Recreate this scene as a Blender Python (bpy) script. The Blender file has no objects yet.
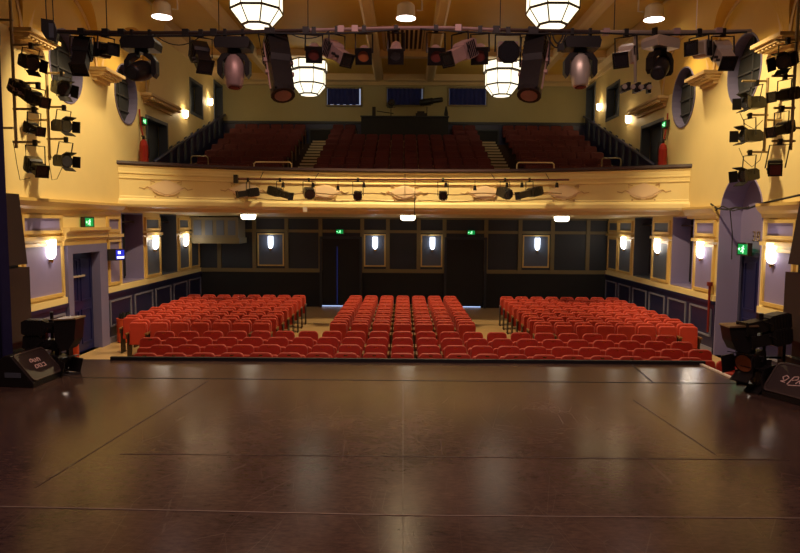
import bpy, bmesh, math, random
from mathutils import Vector, Matrix, Euler
from mathutils.geometry import tessellate_polygon
random.seed(7)
PI = math.pi
S = bpy.context.scene
C = S.collection

# ------------------------------------------------------------------ camera
F = 650.0
cam_d = bpy.data.cameras.new('camera'); cam = bpy.data.objects.new('camera', cam_d); C.objects.link(cam)
cam_d.sensor_fit = 'HORIZONTAL'; cam_d.sensor_width = 36.0; cam_d.lens = 36.0 * F / 800
cam_d.clip_start = .05; cam_d.clip_end = 200
CZ = 3.2
pitch = math.atan(53.5 / F); yaw = math.atan(3.0 / F); roll = math.radians(-0.38)
fw = Vector((0, 1, 0)); fw.rotate(Euler((-pitch, 0, yaw)))
q = fw.to_track_quat('-Z', 'Y')
R = q.to_matrix() @ Matrix.Rotation(-roll, 3, 'Z')
cam.matrix_world = Matrix.Translation((0, 0, CZ)) @ R.to_4x4()
S.camera = cam

def at(px, py, Y):
    """world point on the plane y = Y that the photograph shows at (px, py)"""
    d = R @ Vector((px - 400, 276.5 - py, -F))
    return Vector((0, 0, CZ)) + d * (Y / d.y)
def on_z(px, py, z):
    d = R @ Vector((px - 400, 276.5 - py, -F))
    return Vector((0, 0, CZ)) + d * ((z - CZ) / d.z)

# ------------------------------------------------------------------ world and exposure
w = bpy.data.worlds.new('world'); S.world = w; w.use_nodes = True
bg = w.node_tree.nodes['Background']; bg.inputs[0].default_value = (.55, .42, .34, 1); bg.inputs[1].default_value = .035
S.view_settings.view_transform = 'Standard'; S.view_settings.look = 'None'
S.view_settings.gamma = 1.0; S.view_settings.use_curve_mapping = False
S.view_settings.exposure = 0.0
S.cycles.max_bounces = 8
S.cycles.diffuse_bounces = 4

WARM = (1.0, .74, .38)
def light(name, kind, loc, energy, col=WARM, target=None, **kw):
    d = bpy.data.lights.new(name, kind); d.energy = energy; d.color = col
    for k, v in kw.items(): setattr(d, k, v)
    o = bpy.data.objects.new(name, d); C.objects.link(o); o.location = loc
    if target is not None:
        o.rotation_euler = (Vector(target) - Vector(loc)).to_track_quat('-Z', 'Y').to_euler()
    return o
# working light over the stage, behind the camera
light('stage_working_light', 'AREA', (0, 4.6, 8.9), 175, (1, .60, .54), (0, 7.6, 0), shape='RECTANGLE', size=6, size_y=.8, spread=2.2)
# the ceiling floodlights (their lamp bodies are built with the ceiling): three in view, two nearer the stage above the frame
CAN = [(-6.44, 17.7, 8.50), (0.03, 17.7, 8.50), (6.58, 17.7, 8.50), (-4.3, 12.9, 8.6), (4.3, 12.9, 8.6)]
light('floodlight_beam', 'SPOT', CAN[0], 300, WARM, (-6.9, 17.2, 4.0), spot_size=2.0, spot_blend=.7, shadow_soft_size=.12)
light('floodlight_beam', 'SPOT', CAN[1], 1900, WARM, (0, 16.6, 0), spot_size=1.9, spot_blend=.35, shadow_soft_size=.15)
light('floodlight_beam', 'SPOT', CAN[2], 300, WARM, (6.9, 17.2, 4.0), spot_size=2.0, spot_blend=.7, shadow_soft_size=.12)
light('floodlight_beam', 'SPOT', CAN[3], 1500, WARM, (-7.7, 15.2, 3.9), spot_size=1.12, spot_blend=.6, shadow_soft_size=.08)
light('floodlight_beam', 'SPOT', CAN[4], 1500, WARM, (7.7, 15.2, 3.9), spot_size=1.12, spot_blend=.6, shadow_soft_size=.08)

# ------------------------------------------------------------------ materials
def mat(name, col, rough=.6, metal=0, emit=None, es=0, noise=0, nscale=8, bump=0, spec=None, trans=0, sheen=0):
    m = bpy.data.materials.new(name); m.use_nodes = True
    nt = m.node_tree; b = nt.nodes['Principled BSDF']
    b.inputs['Base Color'].default_value = (*col, 1); b.inputs['Roughness'].default_value = rough
    b.inputs['Metallic'].default_value = metal
    if spec is not None: b.inputs['Specular IOR Level'].default_value = spec
    if trans: b.inputs['Transmission Weight'].default_value = trans
    if sheen: b.inputs['Sheen Weight'].default_value = sheen
    if emit: b.inputs['Emission Color'].default_value = (*emit, 1); b.inputs['Emission Strength'].default_value = es
    if noise or bump:
        tc = nt.nodes.new('ShaderNodeTexCoord'); n = nt.nodes.new('ShaderNodeTexNoise')
        n.inputs['Scale'].default_value = nscale; n.inputs['Detail'].default_value = 5
        nt.links.new(tc.outputs['Object'], n.inputs['Vector'])
        if noise:
            mx = nt.nodes.new('ShaderNodeMix'); mx.data_type = 'RGBA'
            mx.inputs[6].default_value = (*[c * (1 - noise) for c in col], 1)
            mx.inputs[7].default_value = (*[min(1, c * (1 + noise)) for c in col], 1)
            nt.links.new(n.outputs['Fac'], mx.inputs[0]); nt.links.new(mx.outputs[2], b.inputs['Base Color'])
        if bump:
            bp = nt.nodes.new('ShaderNodeBump'); bp.inputs['Strength'].default_value = bump; bp.inputs['Distance'].default_value = .02
            nt.links.new(n.outputs['Fac'], bp.inputs['Height']); nt.links.new(bp.outputs[0], b.inputs['Normal'])
    return m
M = dict(
    cream=mat('cream_wall_paint', (.86, .70, .33), .55, noise=.06, nscale=1.5),
    gold=mat('ochre_ceiling_paint', (.70, .45, .085), .6, noise=.08, nscale=1.2),
    rib=mat('pale_ceiling_moulding', (.72, .52, .26), .55),
    fascia=mat('balcony_front_paint', (.92, .76, .37), .45, noise=.04, nscale=2),
    relief=mat('pink_tinted_plaster', (.88, .68, .45), .5),
    yellow=mat('yellow_moulding_paint', (.72, .50, .16), .4, noise=.05),
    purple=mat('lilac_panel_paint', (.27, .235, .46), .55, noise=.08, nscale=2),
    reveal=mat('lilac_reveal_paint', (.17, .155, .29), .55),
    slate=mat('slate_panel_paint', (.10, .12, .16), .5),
    navy=mat('navy_gloss_paint', (.016, .017, .07), .35, noise=.15, nscale=3),
    navyframe=mat('grey_blue_moulding', (.19, .19, .28), .45),
    doorblue=mat('blue_door_paint', (.012, .014, .085), .35),
    dark=mat('dark_void_and_shade', (.008, .009, .012), .7),
    darkgreen=mat('dark_shutter_paint', (.028, .030, .034), .7, noise=.4, nscale=12),
    curtain=mat('blue_curtain_cloth', (.012, .02, .16), .8, noise=.3, nscale=6),
    blackcloth=mat('black_drape_cloth', (.010, .010, .022), .9),
    floor=mat('tan_wood_floor', (.48, .32, .15), .4, noise=.12, nscale=5),
    carpet=mat('dark_carpet', (.06, .03, .02), .9),
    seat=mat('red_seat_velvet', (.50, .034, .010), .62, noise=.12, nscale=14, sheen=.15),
    seat2=mat('shaded_maroon_seat_velvet', (.095, .006, .007), .7, noise=.15, nscale=14),  # maroon deepened so the colour itself holds the dim circle's shade
    arm=mat('varnished_arm_wood', (.20, .10, .03), .35),
    seatmetal=mat('dark_seat_metal', (.05, .035, .025), .45, .4),
    brass=mat('brass', (.75, .52, .2), .25, 1),
    black=mat('black_lantern_metal', (.022, .019, .019), .38, .3, noise=.2, nscale=9),
    grey=mat('worn_pink_grey_metal', (.52, .35, .33), .42, .35, noise=.25, nscale=7),
    silver=mat('pale_silver_metal', (.78, .70, .60), .38, .5, noise=.12, nscale=7),
    pipe=mat('scaffold_pipe_metal', (.10, .065, .055), .4, .6, noise=.3, nscale=4),
    pipepale=mat('pale_pipe_metal', (.62, .52, .42), .4, .6),
    boompipe=mat('painted_boom_pipe', (.40, .29, .14), .45, .2),
    lens=mat('dark_lens_glass', (.02, .02, .025), .22, 0, spec=.9),
    amber=mat('amber_gel', (.55, .17, .06), .25),
    redgel=mat('dull_red_gel', (.22, .055, .045), .3),
    cable=mat('black_cable_rubber', (.012, .011, .011), .6),
    lead=mat('dark_leading', (.06, .035, .015), .5),
    backpanel0=mat('dark_bar_paint', (.05, .05, .055), .6),
    drumglow=mat('drum_glass_lit', (.9, .85, .7), .4, emit=(1, .88, .66), es=5),
    glow=mat('opal_glass_lit', (.9, .85, .7), .4, emit=(1, .90, .66), es=1.7),
    glowlow=mat('opal_bowl_glass_lit', (.9, .8, .6), .4, emit=(1, .72, .34), es=1.15),
    sconce=mat('frosted_shade_lit', (.9, .9, .85), .4, emit=(1, .95, .88), es=5),
    sconcesmall=mat('small_shade_lit', (.9, .9, .85), .4, emit=(1, .80, .50), es=14),
    backsconce=mat('cool_frosted_shade_lit', (.9, .9, .9), .4, emit=(.80, .88, 1), es=4),
    canface=mat('floodlight_face_lit', (1, 1, .95), .4, emit=(1, .86, .80), es=7),
    white=mat('white_enamel', (.75, .68, .62), .4),
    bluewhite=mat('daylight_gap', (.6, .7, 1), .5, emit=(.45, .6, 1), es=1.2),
    exitgreen=mat('exit_sign_lit', (0, .3, .08), .4, emit=(0, .30, .06), es=.8),
    exitfig=mat('exit_figure_lit', (.6, 1, .7), .4, emit=(.45, 1, .55), es=1.6),
    screen=mat('screen_blue_lit', (0, 0, .3), .3, emit=(.02, .03, .55), es=1.0),
    screenw=mat('screen_white_lit', (1, 1, 1), .3, emit=(.85, .9, 1), es=1.5),
    redplastic=mat('red_bin_plastic', (.62, .075, .02), .4),
    redmetal=mat('extinguisher_red', (.30, .012, .008), .3),
    bag=mat('black_bin_bag', (.01, .01, .01), .35),
    speaker=mat('speaker_brown_black', (.075, .05, .040), .6, noise=.1, nscale=20),
    grille=mat('speaker_grille', (.045, .028, .024), .55, noise=.3, nscale=60),
    pinkmark=mat('pink_print', (.95, .70, .62), .5),
    whitetape=mat('white_edge_tape', (.85, .75, .68), .5),
    tape=mat('seam_tape', (.085, .060, .048), .5),
    paletape=mat('pale_seam_tape', (.26, .20, .16), .55),
    nosing=mat('pale_step_nosing', (.62, .50, .30), .6),
    handrail=mat('cream_handrail', (.80, .62, .36), .35, .3),
    bluedrape=mat('blue_drape_cloth', (.015, .014, .075), .85, noise=.2, nscale=5),
)
# stage floor: worn dark vinyl over boards, with faint scratches
def stage_material():
    m = bpy.data.materials.new('stage_vinyl'); m.use_nodes = True; nt = m.node_tree; N = nt.nodes; L = nt.links
    b = N['Principled BSDF']; tc = N.new('ShaderNodeTexCoord')
    n1 = N.new('ShaderNodeTexNoise'); n1.inputs['Scale'].default_value = .9; n1.inputs['Detail'].default_value = 8; n1.inputs['Roughness'].default_value = .65
    n2 = N.new('ShaderNodeTexNoise'); n2.inputs['Scale'].default_value = 14; n2.inputs['Detail'].default_value = 6; n2.inputs['Roughness'].default_value = .7
    mp = N.new('ShaderNodeMapping'); mp.inputs['Scale'].default_value = (1, 2.6, 1)
    L.new(tc.outputs['Object'], n1.inputs['Vector']); L.new(tc.outputs['Object'], mp.inputs[0]); L.new(mp.outputs[0], n2.inputs['Vector'])
    r = N.new('ShaderNodeValToRGB'); r.color_ramp.elements[0].position = .36; r.color_ramp.elements[0].color = (.040, .024, .023, 1)
    r.color_ramp.elements[1].position = .66; r.color_ramp.elements[1].color = (.135, .080, .062, 1)
    mix = N.new('ShaderNodeMath'); mix.operation = 'ADD'
    h = N.new('ShaderNodeMath'); h.operation = 'MULTIPLY'; h.inputs[1].default_value = .5
    h2 = N.new('ShaderNodeMath'); h2.operation = 'MULTIPLY'; h2.inputs[1].default_value = .5
    L.new(n1.outputs['Fac'], h.inputs[0]); L.new(n2.outputs['Fac'], h2.inputs[0]); L.new(h.outputs[0], mix.inputs[0]); L.new(h2.outputs[0], mix.inputs[1])
    L.new(mix.outputs[0], r.inputs[0])
    # scratches: thin bands of a warped wave
    last = r.outputs[0]
    for ang, sc, th in ((.5, 3.1, .996), (-.9, 2.3, .9965), (1.4, 2.7, .997)):
        mp2 = N.new('ShaderNodeMapping'); mp2.inputs['Rotation'].default_value = (0, 0, ang); mp2.inputs['Scale'].default_value = (1, .25, 1)
        v = N.new('ShaderNodeTexVoronoi'); v.feature = 'DISTANCE_TO_EDGE'; v.inputs['Scale'].default_value = sc
        L.new(tc.outputs['Object'], mp2.inputs[0]); L.new(mp2.outputs[0], v.inputs['Vector'])
        lt = N.new('ShaderNodeMath'); lt.operation = 'LESS_THAN'; lt.inputs[1].default_value = .0035
        L.new(v.outputs['Distance'], lt.inputs[0])
        g = N.new('ShaderNodeMath'); g.operation = 'GREATER_THAN'; g.inputs[1].default_value = .57
        nn = N.new('ShaderNodeTexNoise'); nn.inputs['Scale'].default_value = 1.7 + sc * .3; L.new(mp2.outputs[0], nn.inputs['Vector']); L.new(nn.outputs['Fac'], g.inputs[0])
        mu = N.new('ShaderNodeMath'); mu.operation = 'MULTIPLY'; L.new(lt.outputs[0], mu.inputs[0]); L.new(g.outputs[0], mu.inputs[1])
        mm = N.new('ShaderNodeMath'); mm.operation = 'MULTIPLY'; mm.inputs[1].default_value = .45; L.new(mu.outputs[0], mm.inputs[0])
        mx = N.new('ShaderNodeMix'); mx.data_type = 'RGBA'; L.new(mm.outputs[0], mx.inputs[0]); L.new(last, mx.inputs[6]); mx.inputs[7].default_value = (.15, .11, .09, 1)
        last = mx.outputs[2]
    L.new(last, b.inputs['Base Color'])
    rr = N.new('ShaderNodeMapRange'); rr.inputs[3].default_value = .12; rr.inputs[4].default_value = .25; L.new(mix.outputs[0], rr.inputs[0]); L.new(rr.outputs[0], b.inputs['Roughness'])
    bp = N.new('ShaderNodeBump'); bp.inputs['Strength'].default_value = .12; bp.inputs['Distance'].default_value = .01
    L.new(mix.outputs[0], bp.inputs['Height']); L.new(bp.outputs[0], b.inputs['Normal'])
    b.inputs['Specular IOR Level'].default_value = .30
    return m
M['stage'] = stage_material()

# ------------------------------------------------------------------ mesh helpers
class MB:
    def __init__(s): s.bm = bmesh.new(); s.X = Matrix.Identity(4)
    def v(s, p): return s.bm.verts.new(s.X @ Vector(p))
    def f(s, vs):
        try: return s.bm.faces.new(vs)
        except ValueError: return None
    def box(s, a, b):
        x0, y0, z0 = a; x1, y1, z1 = b
        V = [s.v(p) for p in ((x0,y0,z0),(x1,y0,z0),(x1,y1,z0),(x0,y1,z0),(x0,y0,z1),(x1,y0,z1),(x1,y1,z1),(x0,y1,z1))]
        for i in ((0,3,2,1),(4,5,6,7),(0,1,5,4),(1,2,6,5),(2,3,7,6),(3,0,4,7)): s.f([V[j] for j in i])
        return s
    def cbox(s, c, d): return s.box([c[i]-d[i]/2 for i in range(3)], [c[i]+d[i]/2 for i in range(3)])
    def prism(s, pts, a, b, axis='y'):
        """polygon of 2-D points extruded from a to b along axis"""
        def P(u, v, t): return {'y': (u, t, v), 'x': (t, u, v), 'z': (u, v, t)}[axis]
        A = [s.v(P(u, v, a)) for u, v in pts]; B = [s.v(P(u, v, b)) for u, v in pts]
        n = len(pts)
        s.f(A); s.f(B[::-1])
        for i in range(n): s.f([A[i], B[i], B[(i+1) % n], A[(i+1) % n]])
        return s
    def frame(s, pts, inner, a, b, axis='y'):
        """ring between two outlines with the same number of points"""
        def P(u, v, t): return {'y': (u, t, v), 'x': (t, u, v), 'z': (u, v, t)}[axis]
        n = len(pts)
        oa = [s.v(P(*p, a)) for p in pts]; ob = [s.v(P(*p, b)) for p in pts]
        ia = [s.v(P(*p, a)) for p in inner]; ib = [s.v(P(*p, b)) for p in inner]
        for i in range(n):
            j = (i+1) % n
            s.f([oa[i], oa[j], ia[j], ia[i]]); s.f([ob[i], ib[i], ib[j], ob[j]])
            s.f([oa[i], ob[i], ob[j], oa[j]]); s.f([ia[i], ia[j], ib[j], ib[i]])
        return s
    def rectframe(s, u0, u1, v0, v1, t, a, b, axis='y'):
        return s.frame([(u0,v0),(u1,v0),(u1,v1),(u0,v1)], [(u0+t,v0+t),(u1-t,v0+t),(u1-t,v1-t),(u0+t,v1-t)], a, b, axis)
    def cyl(s, p, q_, r, r2=None, n=12, caps=True):
        p = Vector(p); q_ = Vector(q_); r2 = r if r2 is None else r2
        d = (q_ - p); 
        if d.length < 1e-6: return s
        k = d.to_track_quat('Z', 'Y').to_matrix()
        A = []; B = []
        for i in range(n):
            t = 2*PI*(i+.5)/n; o = k @ Vector((math.cos(t), math.sin(t), 0))
            A.append(s.v(p+o*r)); B.append(s.v(q_+o*r2))
        for i in range(n): s.f([A[i], A[(i+1) % n], B[(i+1) % n], B[i]])
        if caps: s.f(A[::-1]); s.f(B)
        return s
    def lathe(s, prof, n=16, c=(0,0,0), axis='z', a0=0):
        """prof list of (r, h)"""
        c = Vector(c); rings = []
        for r, h in prof:
            ring = []
            for i in range(n):
                t = 2*PI*i/n + a0
                if axis == 'z': o = Vector((math.cos(t)*r, math.sin(t)*r, h))
                elif axis == 'x': o = Vector((h, math.cos(t)*r, math.sin(t)*r))
                else: o = Vector((math.cos(t)*r, h, math.sin(t)*r))
                ring.append(s.v(c+o))
            rings.append(ring)
        for a, b in zip(rings, rings[1:]):
            for i in range(n): s.f([a[i], a[(i+1) % n], b[(i+1) % n], b[i]])
        s.f(rings[0][::-1]); s.f(rings[-1])
        return s
    def tube(s, pts, r, n=6):
        pts = [Vector(p) for p in pts]; rings = []
        for i, p in enumerate(pts):
            d = (pts[min(i+1, len(pts)-1)] - pts[max(i-1, 0)]).normalized()
            k = d.to_track_quat('Z', 'Y').to_matrix()
            rings.append([s.v(p + k @ Vector((math.cos(2*PI*j/n)*r, math.sin(2*PI*j/n)*r, 0))) for j in range(n)])
        for a, b in zip(rings, rings[1:]):
            for i in range(n): s.f([a[i], a[(i+1) % n], b[(i+1) % n], b[i]])
        s.f(rings[0][::-1]); s.f(rings[-1])
        return s
    def grid(s, rows):
        V = [[s.v(p) for p in r] for r in rows]
        for a, b in zip(V, V[1:]):
            for i in range(len(a)-1): s.f([a[i], a[i+1], b[i+1], b[i]])
        return s
    def build(s, name, m, parent=None, loc=None, smooth=False, bevel=0, recalc=True):
        if recalc: bmesh.ops.recalc_face_normals(s.bm, faces=s.bm.faces)
        me = bpy.data.meshes.new(name); s.bm.to_mesh(me); s.bm.free()
        me.materials.append(M[m] if isinstance(m, str) else m)
        if smooth:
            for p in me.polygons: p.use_smooth = True
        o = bpy.data.objects.new(name, me); C.objects.link(o)
        if loc is not None: o.location = loc
        if parent is not None: o.parent = parent
        if bevel:
            bv = o.modifiers.new('bevel', 'BEVEL'); bv.width = bevel; bv.segments = 2; bv.limit_method = 'ANGLE'
        return o
def arc(cx, cz, rx, rz, n=28, t0=0, t1=2*PI, closed=True):
    k = n if closed else n-1
    return [(cx + rx*math.cos(t0+(t1-t0)*i/k), cz + rz*math.sin(t0+(t1-t0)*i/k)) for i in range(n)]
def tag(o, label, cat, group=None):
    o['label'] = label; o['category'] = cat
    if group: o['group'] = group
    return o
def thing(name, label, cat, loc=(0,0,0), group=None):
    o = bpy.data.objects.new(name, None); C.objects.link(o); o.location = loc; o.empty_display_size = .1
    return tag(o, label, cat, group)
def st(o): o['kind'] = 'structure'; return o
def dup(root, loc, label, rz=None, group=None):
    r = root.copy(); C.objects.link(r); r.location = loc; r['label'] = label
    if rz is not None: r.rotation_euler = (0, 0, rz)
    if group: r['group'] = group
    for ch in list(root.children):
        c = ch.copy(); C.objects.link(c); c.parent = r
        for g in list(ch.children):
            d = g.copy(); C.objects.link(d); d.parent = c
    return r
ORD = ['first','second','third','fourth','fifth','sixth','seventh','eighth','ninth','tenth','eleventh','twelfth','thirteenth','fourteenth',
       'fifteenth','sixteenth','seventeenth','eighteenth','nineteenth','twentieth','twenty-first','twenty-second','twenty-third','twenty-fourth']

# ================================================================== THE HALL
HW = 7.7          # half width to the wall face
SZ = .95          # stage height
T = .55           # wall thickness
def side_wall(side, holes, name):
    cu = bpy.data.curves.new('wall_outline', 'CURVE'); cu.dimensions = '2D'; cu.fill_mode = 'BOTH'; cu.extrude = T/2
    def spl(pts):
        s = cu.splines.new('POLY'); s.points.add(len(pts)-1)
        for p, (u, v) in zip(s.points, pts): p.co = (u, v, 0, 1)
        s.use_cyclic_u = True
    spl([(7.2, -.3), (28.4, -.3), (28.4, 9.4), (7.2, 9.4)])
    for h in holes: spl(h)
    o = bpy.data.objects.new('tmp', cu); C.objects.link(o); bpy.context.view_layer.update()
    me = bpy.data.meshes.new_from_object(o.evaluated_get(bpy.context.evaluated_depsgraph_get()))
    bpy.data.objects.remove(o)
    for v in me.vertices:
        u, vv, ww = v.co; v.co = (side*(HW + T/2 + ww), u, vv)
    bm = bmesh.new(); bm.from_mesh(me); bmesh.ops.remove_doubles(bm, verts=bm.verts, dist=1e-4)
    bmesh.ops.recalc_face_normals(bm, faces=bm.faces); bm.to_mesh(me); bm.free()
    me.materials.clear(); me.materials.append(M['cream'])
    w_ = bpy.data.objects.new(name, me); C.objects.link(w_); st(w_); return w_
def rect(y0, y1, z0, z1): return [(y0, z0), (y1, z0), (y1, z1), (y0, z1)]
OCU = [11.9, 15.1, 18.3]
ocu = [arc(y, 6.7, .74, .82, 32) for y in OCU]
ALC_L = [(17.75, 19.2), (20.6, 22.05)]
ALC_R = [(17.3, 18.65), (20.2, 21.7)]
DOOR_L = (14.92, 16.3)
NI = (14.0, 15.9)
niche = [(NI[0], .0)] + [(NI[1], .0)] + arc((NI[0]+NI[1])/2, 3.42, .95, .98, 15, 0, PI, False)
common = [rect(19.65, 21.4, 4.3, 6.35), rect(23.75, 25.2, 7.1, 8.35), rect(26.75, 28.0, 6.6, 8.9)]
side_wall(-1, ocu + [rect(*DOOR_L, 0, 2.55)] + [rect(a, b, 1.5, 3.42) for a, b in ALC_L] + common, 'wall_left')
side_wall(1, ocu + [niche] + [rect(a, b, 1.5, 3.42) for a, b in ALC_R] + common, 'wall_right')
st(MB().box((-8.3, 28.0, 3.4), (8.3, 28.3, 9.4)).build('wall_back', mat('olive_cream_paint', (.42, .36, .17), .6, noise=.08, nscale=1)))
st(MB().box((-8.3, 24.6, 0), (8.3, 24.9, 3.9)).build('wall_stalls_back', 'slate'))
st(MB().box((-8.3, 6.0, -.3), (8.3, 28.3, 0)).build('floor', 'floor'))
st(MB().box((-8.3, 7.2, 9.38), (8.3, 28.3, 9.6)).build('ceiling', 'gold'))
trim_n = [0]
def trim(mb, m, parent=None):
    trim_n[0] += 1; return st(mb.build('trim_%d' % trim_n[0], m, parent))
# ceiling beams
for x, w_ in ((-1.06, .36), (1.06, .36), (-5.45, .34), (5.45, .34)):
    b = MB()
    b.prism([(x-w_/2, 9.4), (x-w_/2, 9.16), (x-w_/2+.07, 9.1), (x+w_/2-.07, 9.1), (x+w_/2, 9.16), (x+w_/2, 9.4)], 7.4, 28.0); trim(b, 'rib')
trim(MB().box((-7.7, 23.8, 9.14), (7.7, 24.15, 9.4)), 'rib')
trim(MB().prism([(28.0, 9.4), (28.0, 8.98), (27.88, 8.98), (27.8, 9.08), (27.6, 9.12), (27.6, 9.4)], -7.7, 7.7, 'x'), 'rib')
for sd in (-1, 1):
    trim(MB().prism([(sd*7.72, 9.4), (sd*7.72, 8.98), (sd*7.6, 8.98), (sd*7.5, 9.08), (sd*7.2, 9.12), (sd*7.2, 9.4)], 7.3, 27.6), 'rib')
# coved spandrels with lunettes over the round windows
def cove(side, name):
    mb = MB()
    X = lambda z: HW - .62*(max(0, min(1, (z-6.95)/2.2)))**1.35
    ys = [7.3 + i*.08 for i in range(int((19.9-7.3)/.08)+1)]; rows = []
    for y in ys:
        za = 6.95
        for c in [8.7] + OCU:
            d = 1.5**2 - (y-c)**2
            if d > 0: za = max(za, 6.95 + math.sqrt(d))
        col = [(side*(HW+.02), y, 6.95), (side*(HW-.002), y, za)]
        col += [(side*X(za), y, za)]
        for k in range(1, 9):
            z = za + (9.2-za)*k/8; col.append((side*X(z), y, z))
        rows.append(col)
    # only the part above the arch (the wall itself shows below it)
    rows = [r[1:] for r in rows]
    mb.grid(rows)
    ye = ys[-1]
    mb.f([mb.v(p) for p in [(side*(HW+.05), ye, 6.95)] + [(side*X(6.95+2.25*k/8), ye, 6.95+2.25*k/8) for k in range(9)] + [(side*(HW+.05), ye, 9.2)]])
    o = mb.build(name, 'gold'); return st(o)
cove(-1, 'ceiling_cove_left'); cove(1, 'ceiling_cove_right')
# painted arch bands, round window reveals and shutters, corbels
for side, nm in ((-1, 'left'), (1, 'right')):
    for k, y in enumerate(OCU):
        o = MB().frame(arc(y, 6.7, .745, .825, 32), arc(y, 6.7, .71, .79, 32), side*(HW-.02), side*(HW+.27), 'x').build('round_window_reveal', 'reveal'); st(o)
        o.name = 'window_%d' % (k+1 + (3 if side > 0 else 0))
        g = MB().prism(arc(y, 6.7, .74, .82, 32), side*(HW+.22), side*(HW+.28), 'x').build('shutter', 'darkgreen', o)
        gb = MB()
        for zz in (6.3, 6.7, 7.1): gb.box((side*(HW+.20)-.02, y-.66, zz-.02), (side*(HW+.20)+.02, y+.66, zz+.02))
        gb.box((side*(HW+.20)-.02, y-.02, 5.95), (side*(HW+.20)+.02, y+.02, 7.45)); gb.build('glazing_bar', 'backpanel0', o)
        band = arc(y, 6.95, 1.5, 1.5, 25, 0, PI, False); bi = arc(y, 6.95, 1.40, 1.40, 25, 0, PI, False)
        ta = arc(y, 6.95, 1.5, 1.5, 25, 0, PI, False); tb = arc(y, 6.7, .745, .825, 25, .31, PI-.31, False)
        mb = MB(); mb.grid([[(side*(HW-.008), *p) for p in ta], [(side*(HW-.008), *p) for p in tb]]); trim(mb, 'gold')
        mb = MB(); mb.grid([[(side*(HW-.03), *p) for p in band], [(side*(HW-.035), *p) for p in bi], [(side*(HW+.0), *p) for p in bi]]); trim(mb, 'rib')
    for yc, ln in ((13.5, 1.1), (16.7, 1.1), (20.6, 2.6)):
        mb = MB()
        for i, (d, z0, z1) in enumerate(((.44, 6.85, 6.95), (.37, 6.77, 6.85), (.26, 6.69, 6.77), (.12, 6.58, 6.69))):
            l = ln/2 - i*.06
            z0 = 6.95-(6.95-z0)*.75; z1 = 6.95-(6.95-z1)*.75
            if ln > 2: d *= .75
            mb.box((min(side*HW, side*(HW-d)), yc-l, z0), (max(side*HW, side*(HW-d)), yc+l, z1))
        for k in range(int(ln/.14)):
            yy = yc - ln/2 + .1 + k*.14
            if yy < yc+ln/2-.1: mb.box((min(side*(HW-.24), side*(HW-.34)), yy-.035, 6.77), (max(side*(HW-.24), side*(HW-.34)), yy+.035, 6.83))
        trim(mb, 'rib')
    # circle side doorway, upper window recess, corner opening: dark backs
    for (y0, y1, z0, z1) in ((19.65, 21.4, 4.3, 6.35), (23.75, 25.2, 7.1, 8.35), (26.75, 28.0, 6.6, 8.9)):
        trim(MB().box((min(side*(HW+.3), side*(HW+.5)), y0-.05, z0-.05), (max(side*(HW+.3), side*(HW+.5)), y1+.05, z1+.05)), 'slate')
        trim(MB().rectframe(y0-.02, y1+.02, z0-.02, z1+.02, .1, side*(HW-.03), side*(HW+.25), 'x'), 'slate')

# ---------------- lower side walls: cornice, dado, panels
def sx(side, a, b): return (min(side*a, side*b), max(side*a, side*b))
def wallbox(side, d, y0, y1, z0, z1, m, parent=None, off=0):
    x0, x1 = sx(side, HW-off, HW-off-d); mb = MB().box((x0, y0, z0), (x1, y1, z1)); return mb
def split(spans, holes):
    out = []
    for a, b in spans:
        cur = a
        for h0, h1 in sorted(holes):
            if h1 <= cur or h0 >= b: continue
            if h0 > cur: out.append((cur, h0))
            cur = max(cur, h1)
        if cur < b: out.append((cur, b))
    return out
for side in (-1, 1):
    holes = [(14.70, 16.72)] if side < 0 else [(13.97, 15.93)]
    for a, b in split([(9.5, 17.62)], holes if side > 0 else []):
        pr = [(side*HW, 3.36), (side*(HW-.05), 3.36), (side*(HW-.07), 3.44), (side*(HW-.14), 3.50), (side*(HW-.20), 3.60), (side*(HW-.20), 3.66), (side*HW, 3.68)]
        trim(MB().prism(pr, a, b), 'yellow')
    for a, b in split([(9.5, 24.6)], holes):
        trim(wallbox(side, .06, a, b, 1.33, 1.47, ''), 'cream')
        trim(wallbox(side, .03, a, b, 0.0, 1.33, ''), 'navy')
        trim(wallbox(side, .08, a, b, 1.25, 1.33, ''), 'navy')
        trim(wallbox(side, .055, a, b, 0.0, .16, ''), 'navyframe')
        n = max(1, round((b-a)/1.45)); L_ = (b-a)/n
        for i in range(n):
            y0 = a + i*L_ + .12; y1 = a + (i+1)*L_ - .12
            x0, x1 = side*(HW-.03), side*(HW-.06)
            trim(MB().rectframe(y0, y1, .42, 1.12, .045, x0, x1, 'x'), 'navyframe')
def wall_panel(side, y0, y1, z0, z1, m='purple', fm='yellow', t=.07):
    trim_n[0] += 1
    o = MB().rectframe(y0, y1, z0, z1, t, side*(HW+.0), side*(HW-.06), 'x').build('trim_%d' % trim_n[0], fm); st(o)
    x0, x1 = sx(side, HW, HW-.02)
    MB().box((x0, y0+t*.8, z0+t*.8), (x1, y1-t*.8, z1-t*.8)).build('panel_face', m, o)
def bay(side, y0, y1, m='purple'):
    wall_panel(side, y0, y1, 2.92, 3.32, m)
    wall_panel(side, y0, y1, 1.52, 2.72, m)
    trim(wallbox(side, .10, y0-.08, y1+.08, 2.78, 2.86, ''), 'yellow')
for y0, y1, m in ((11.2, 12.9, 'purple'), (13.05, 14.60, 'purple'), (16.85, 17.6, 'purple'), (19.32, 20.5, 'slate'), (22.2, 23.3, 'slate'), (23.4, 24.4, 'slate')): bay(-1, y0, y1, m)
for y0, y1, m in ((11.0, 12.6, 'purple'), (12.75, 13.85, 'purple'), (16.05, 17.15, 'purple'), (18.8, 20.05, 'slate'), (21.85, 23.2, 'slate'), (23.3, 24.4, 'slate')): bay(1, y0, y1, m)
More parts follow.
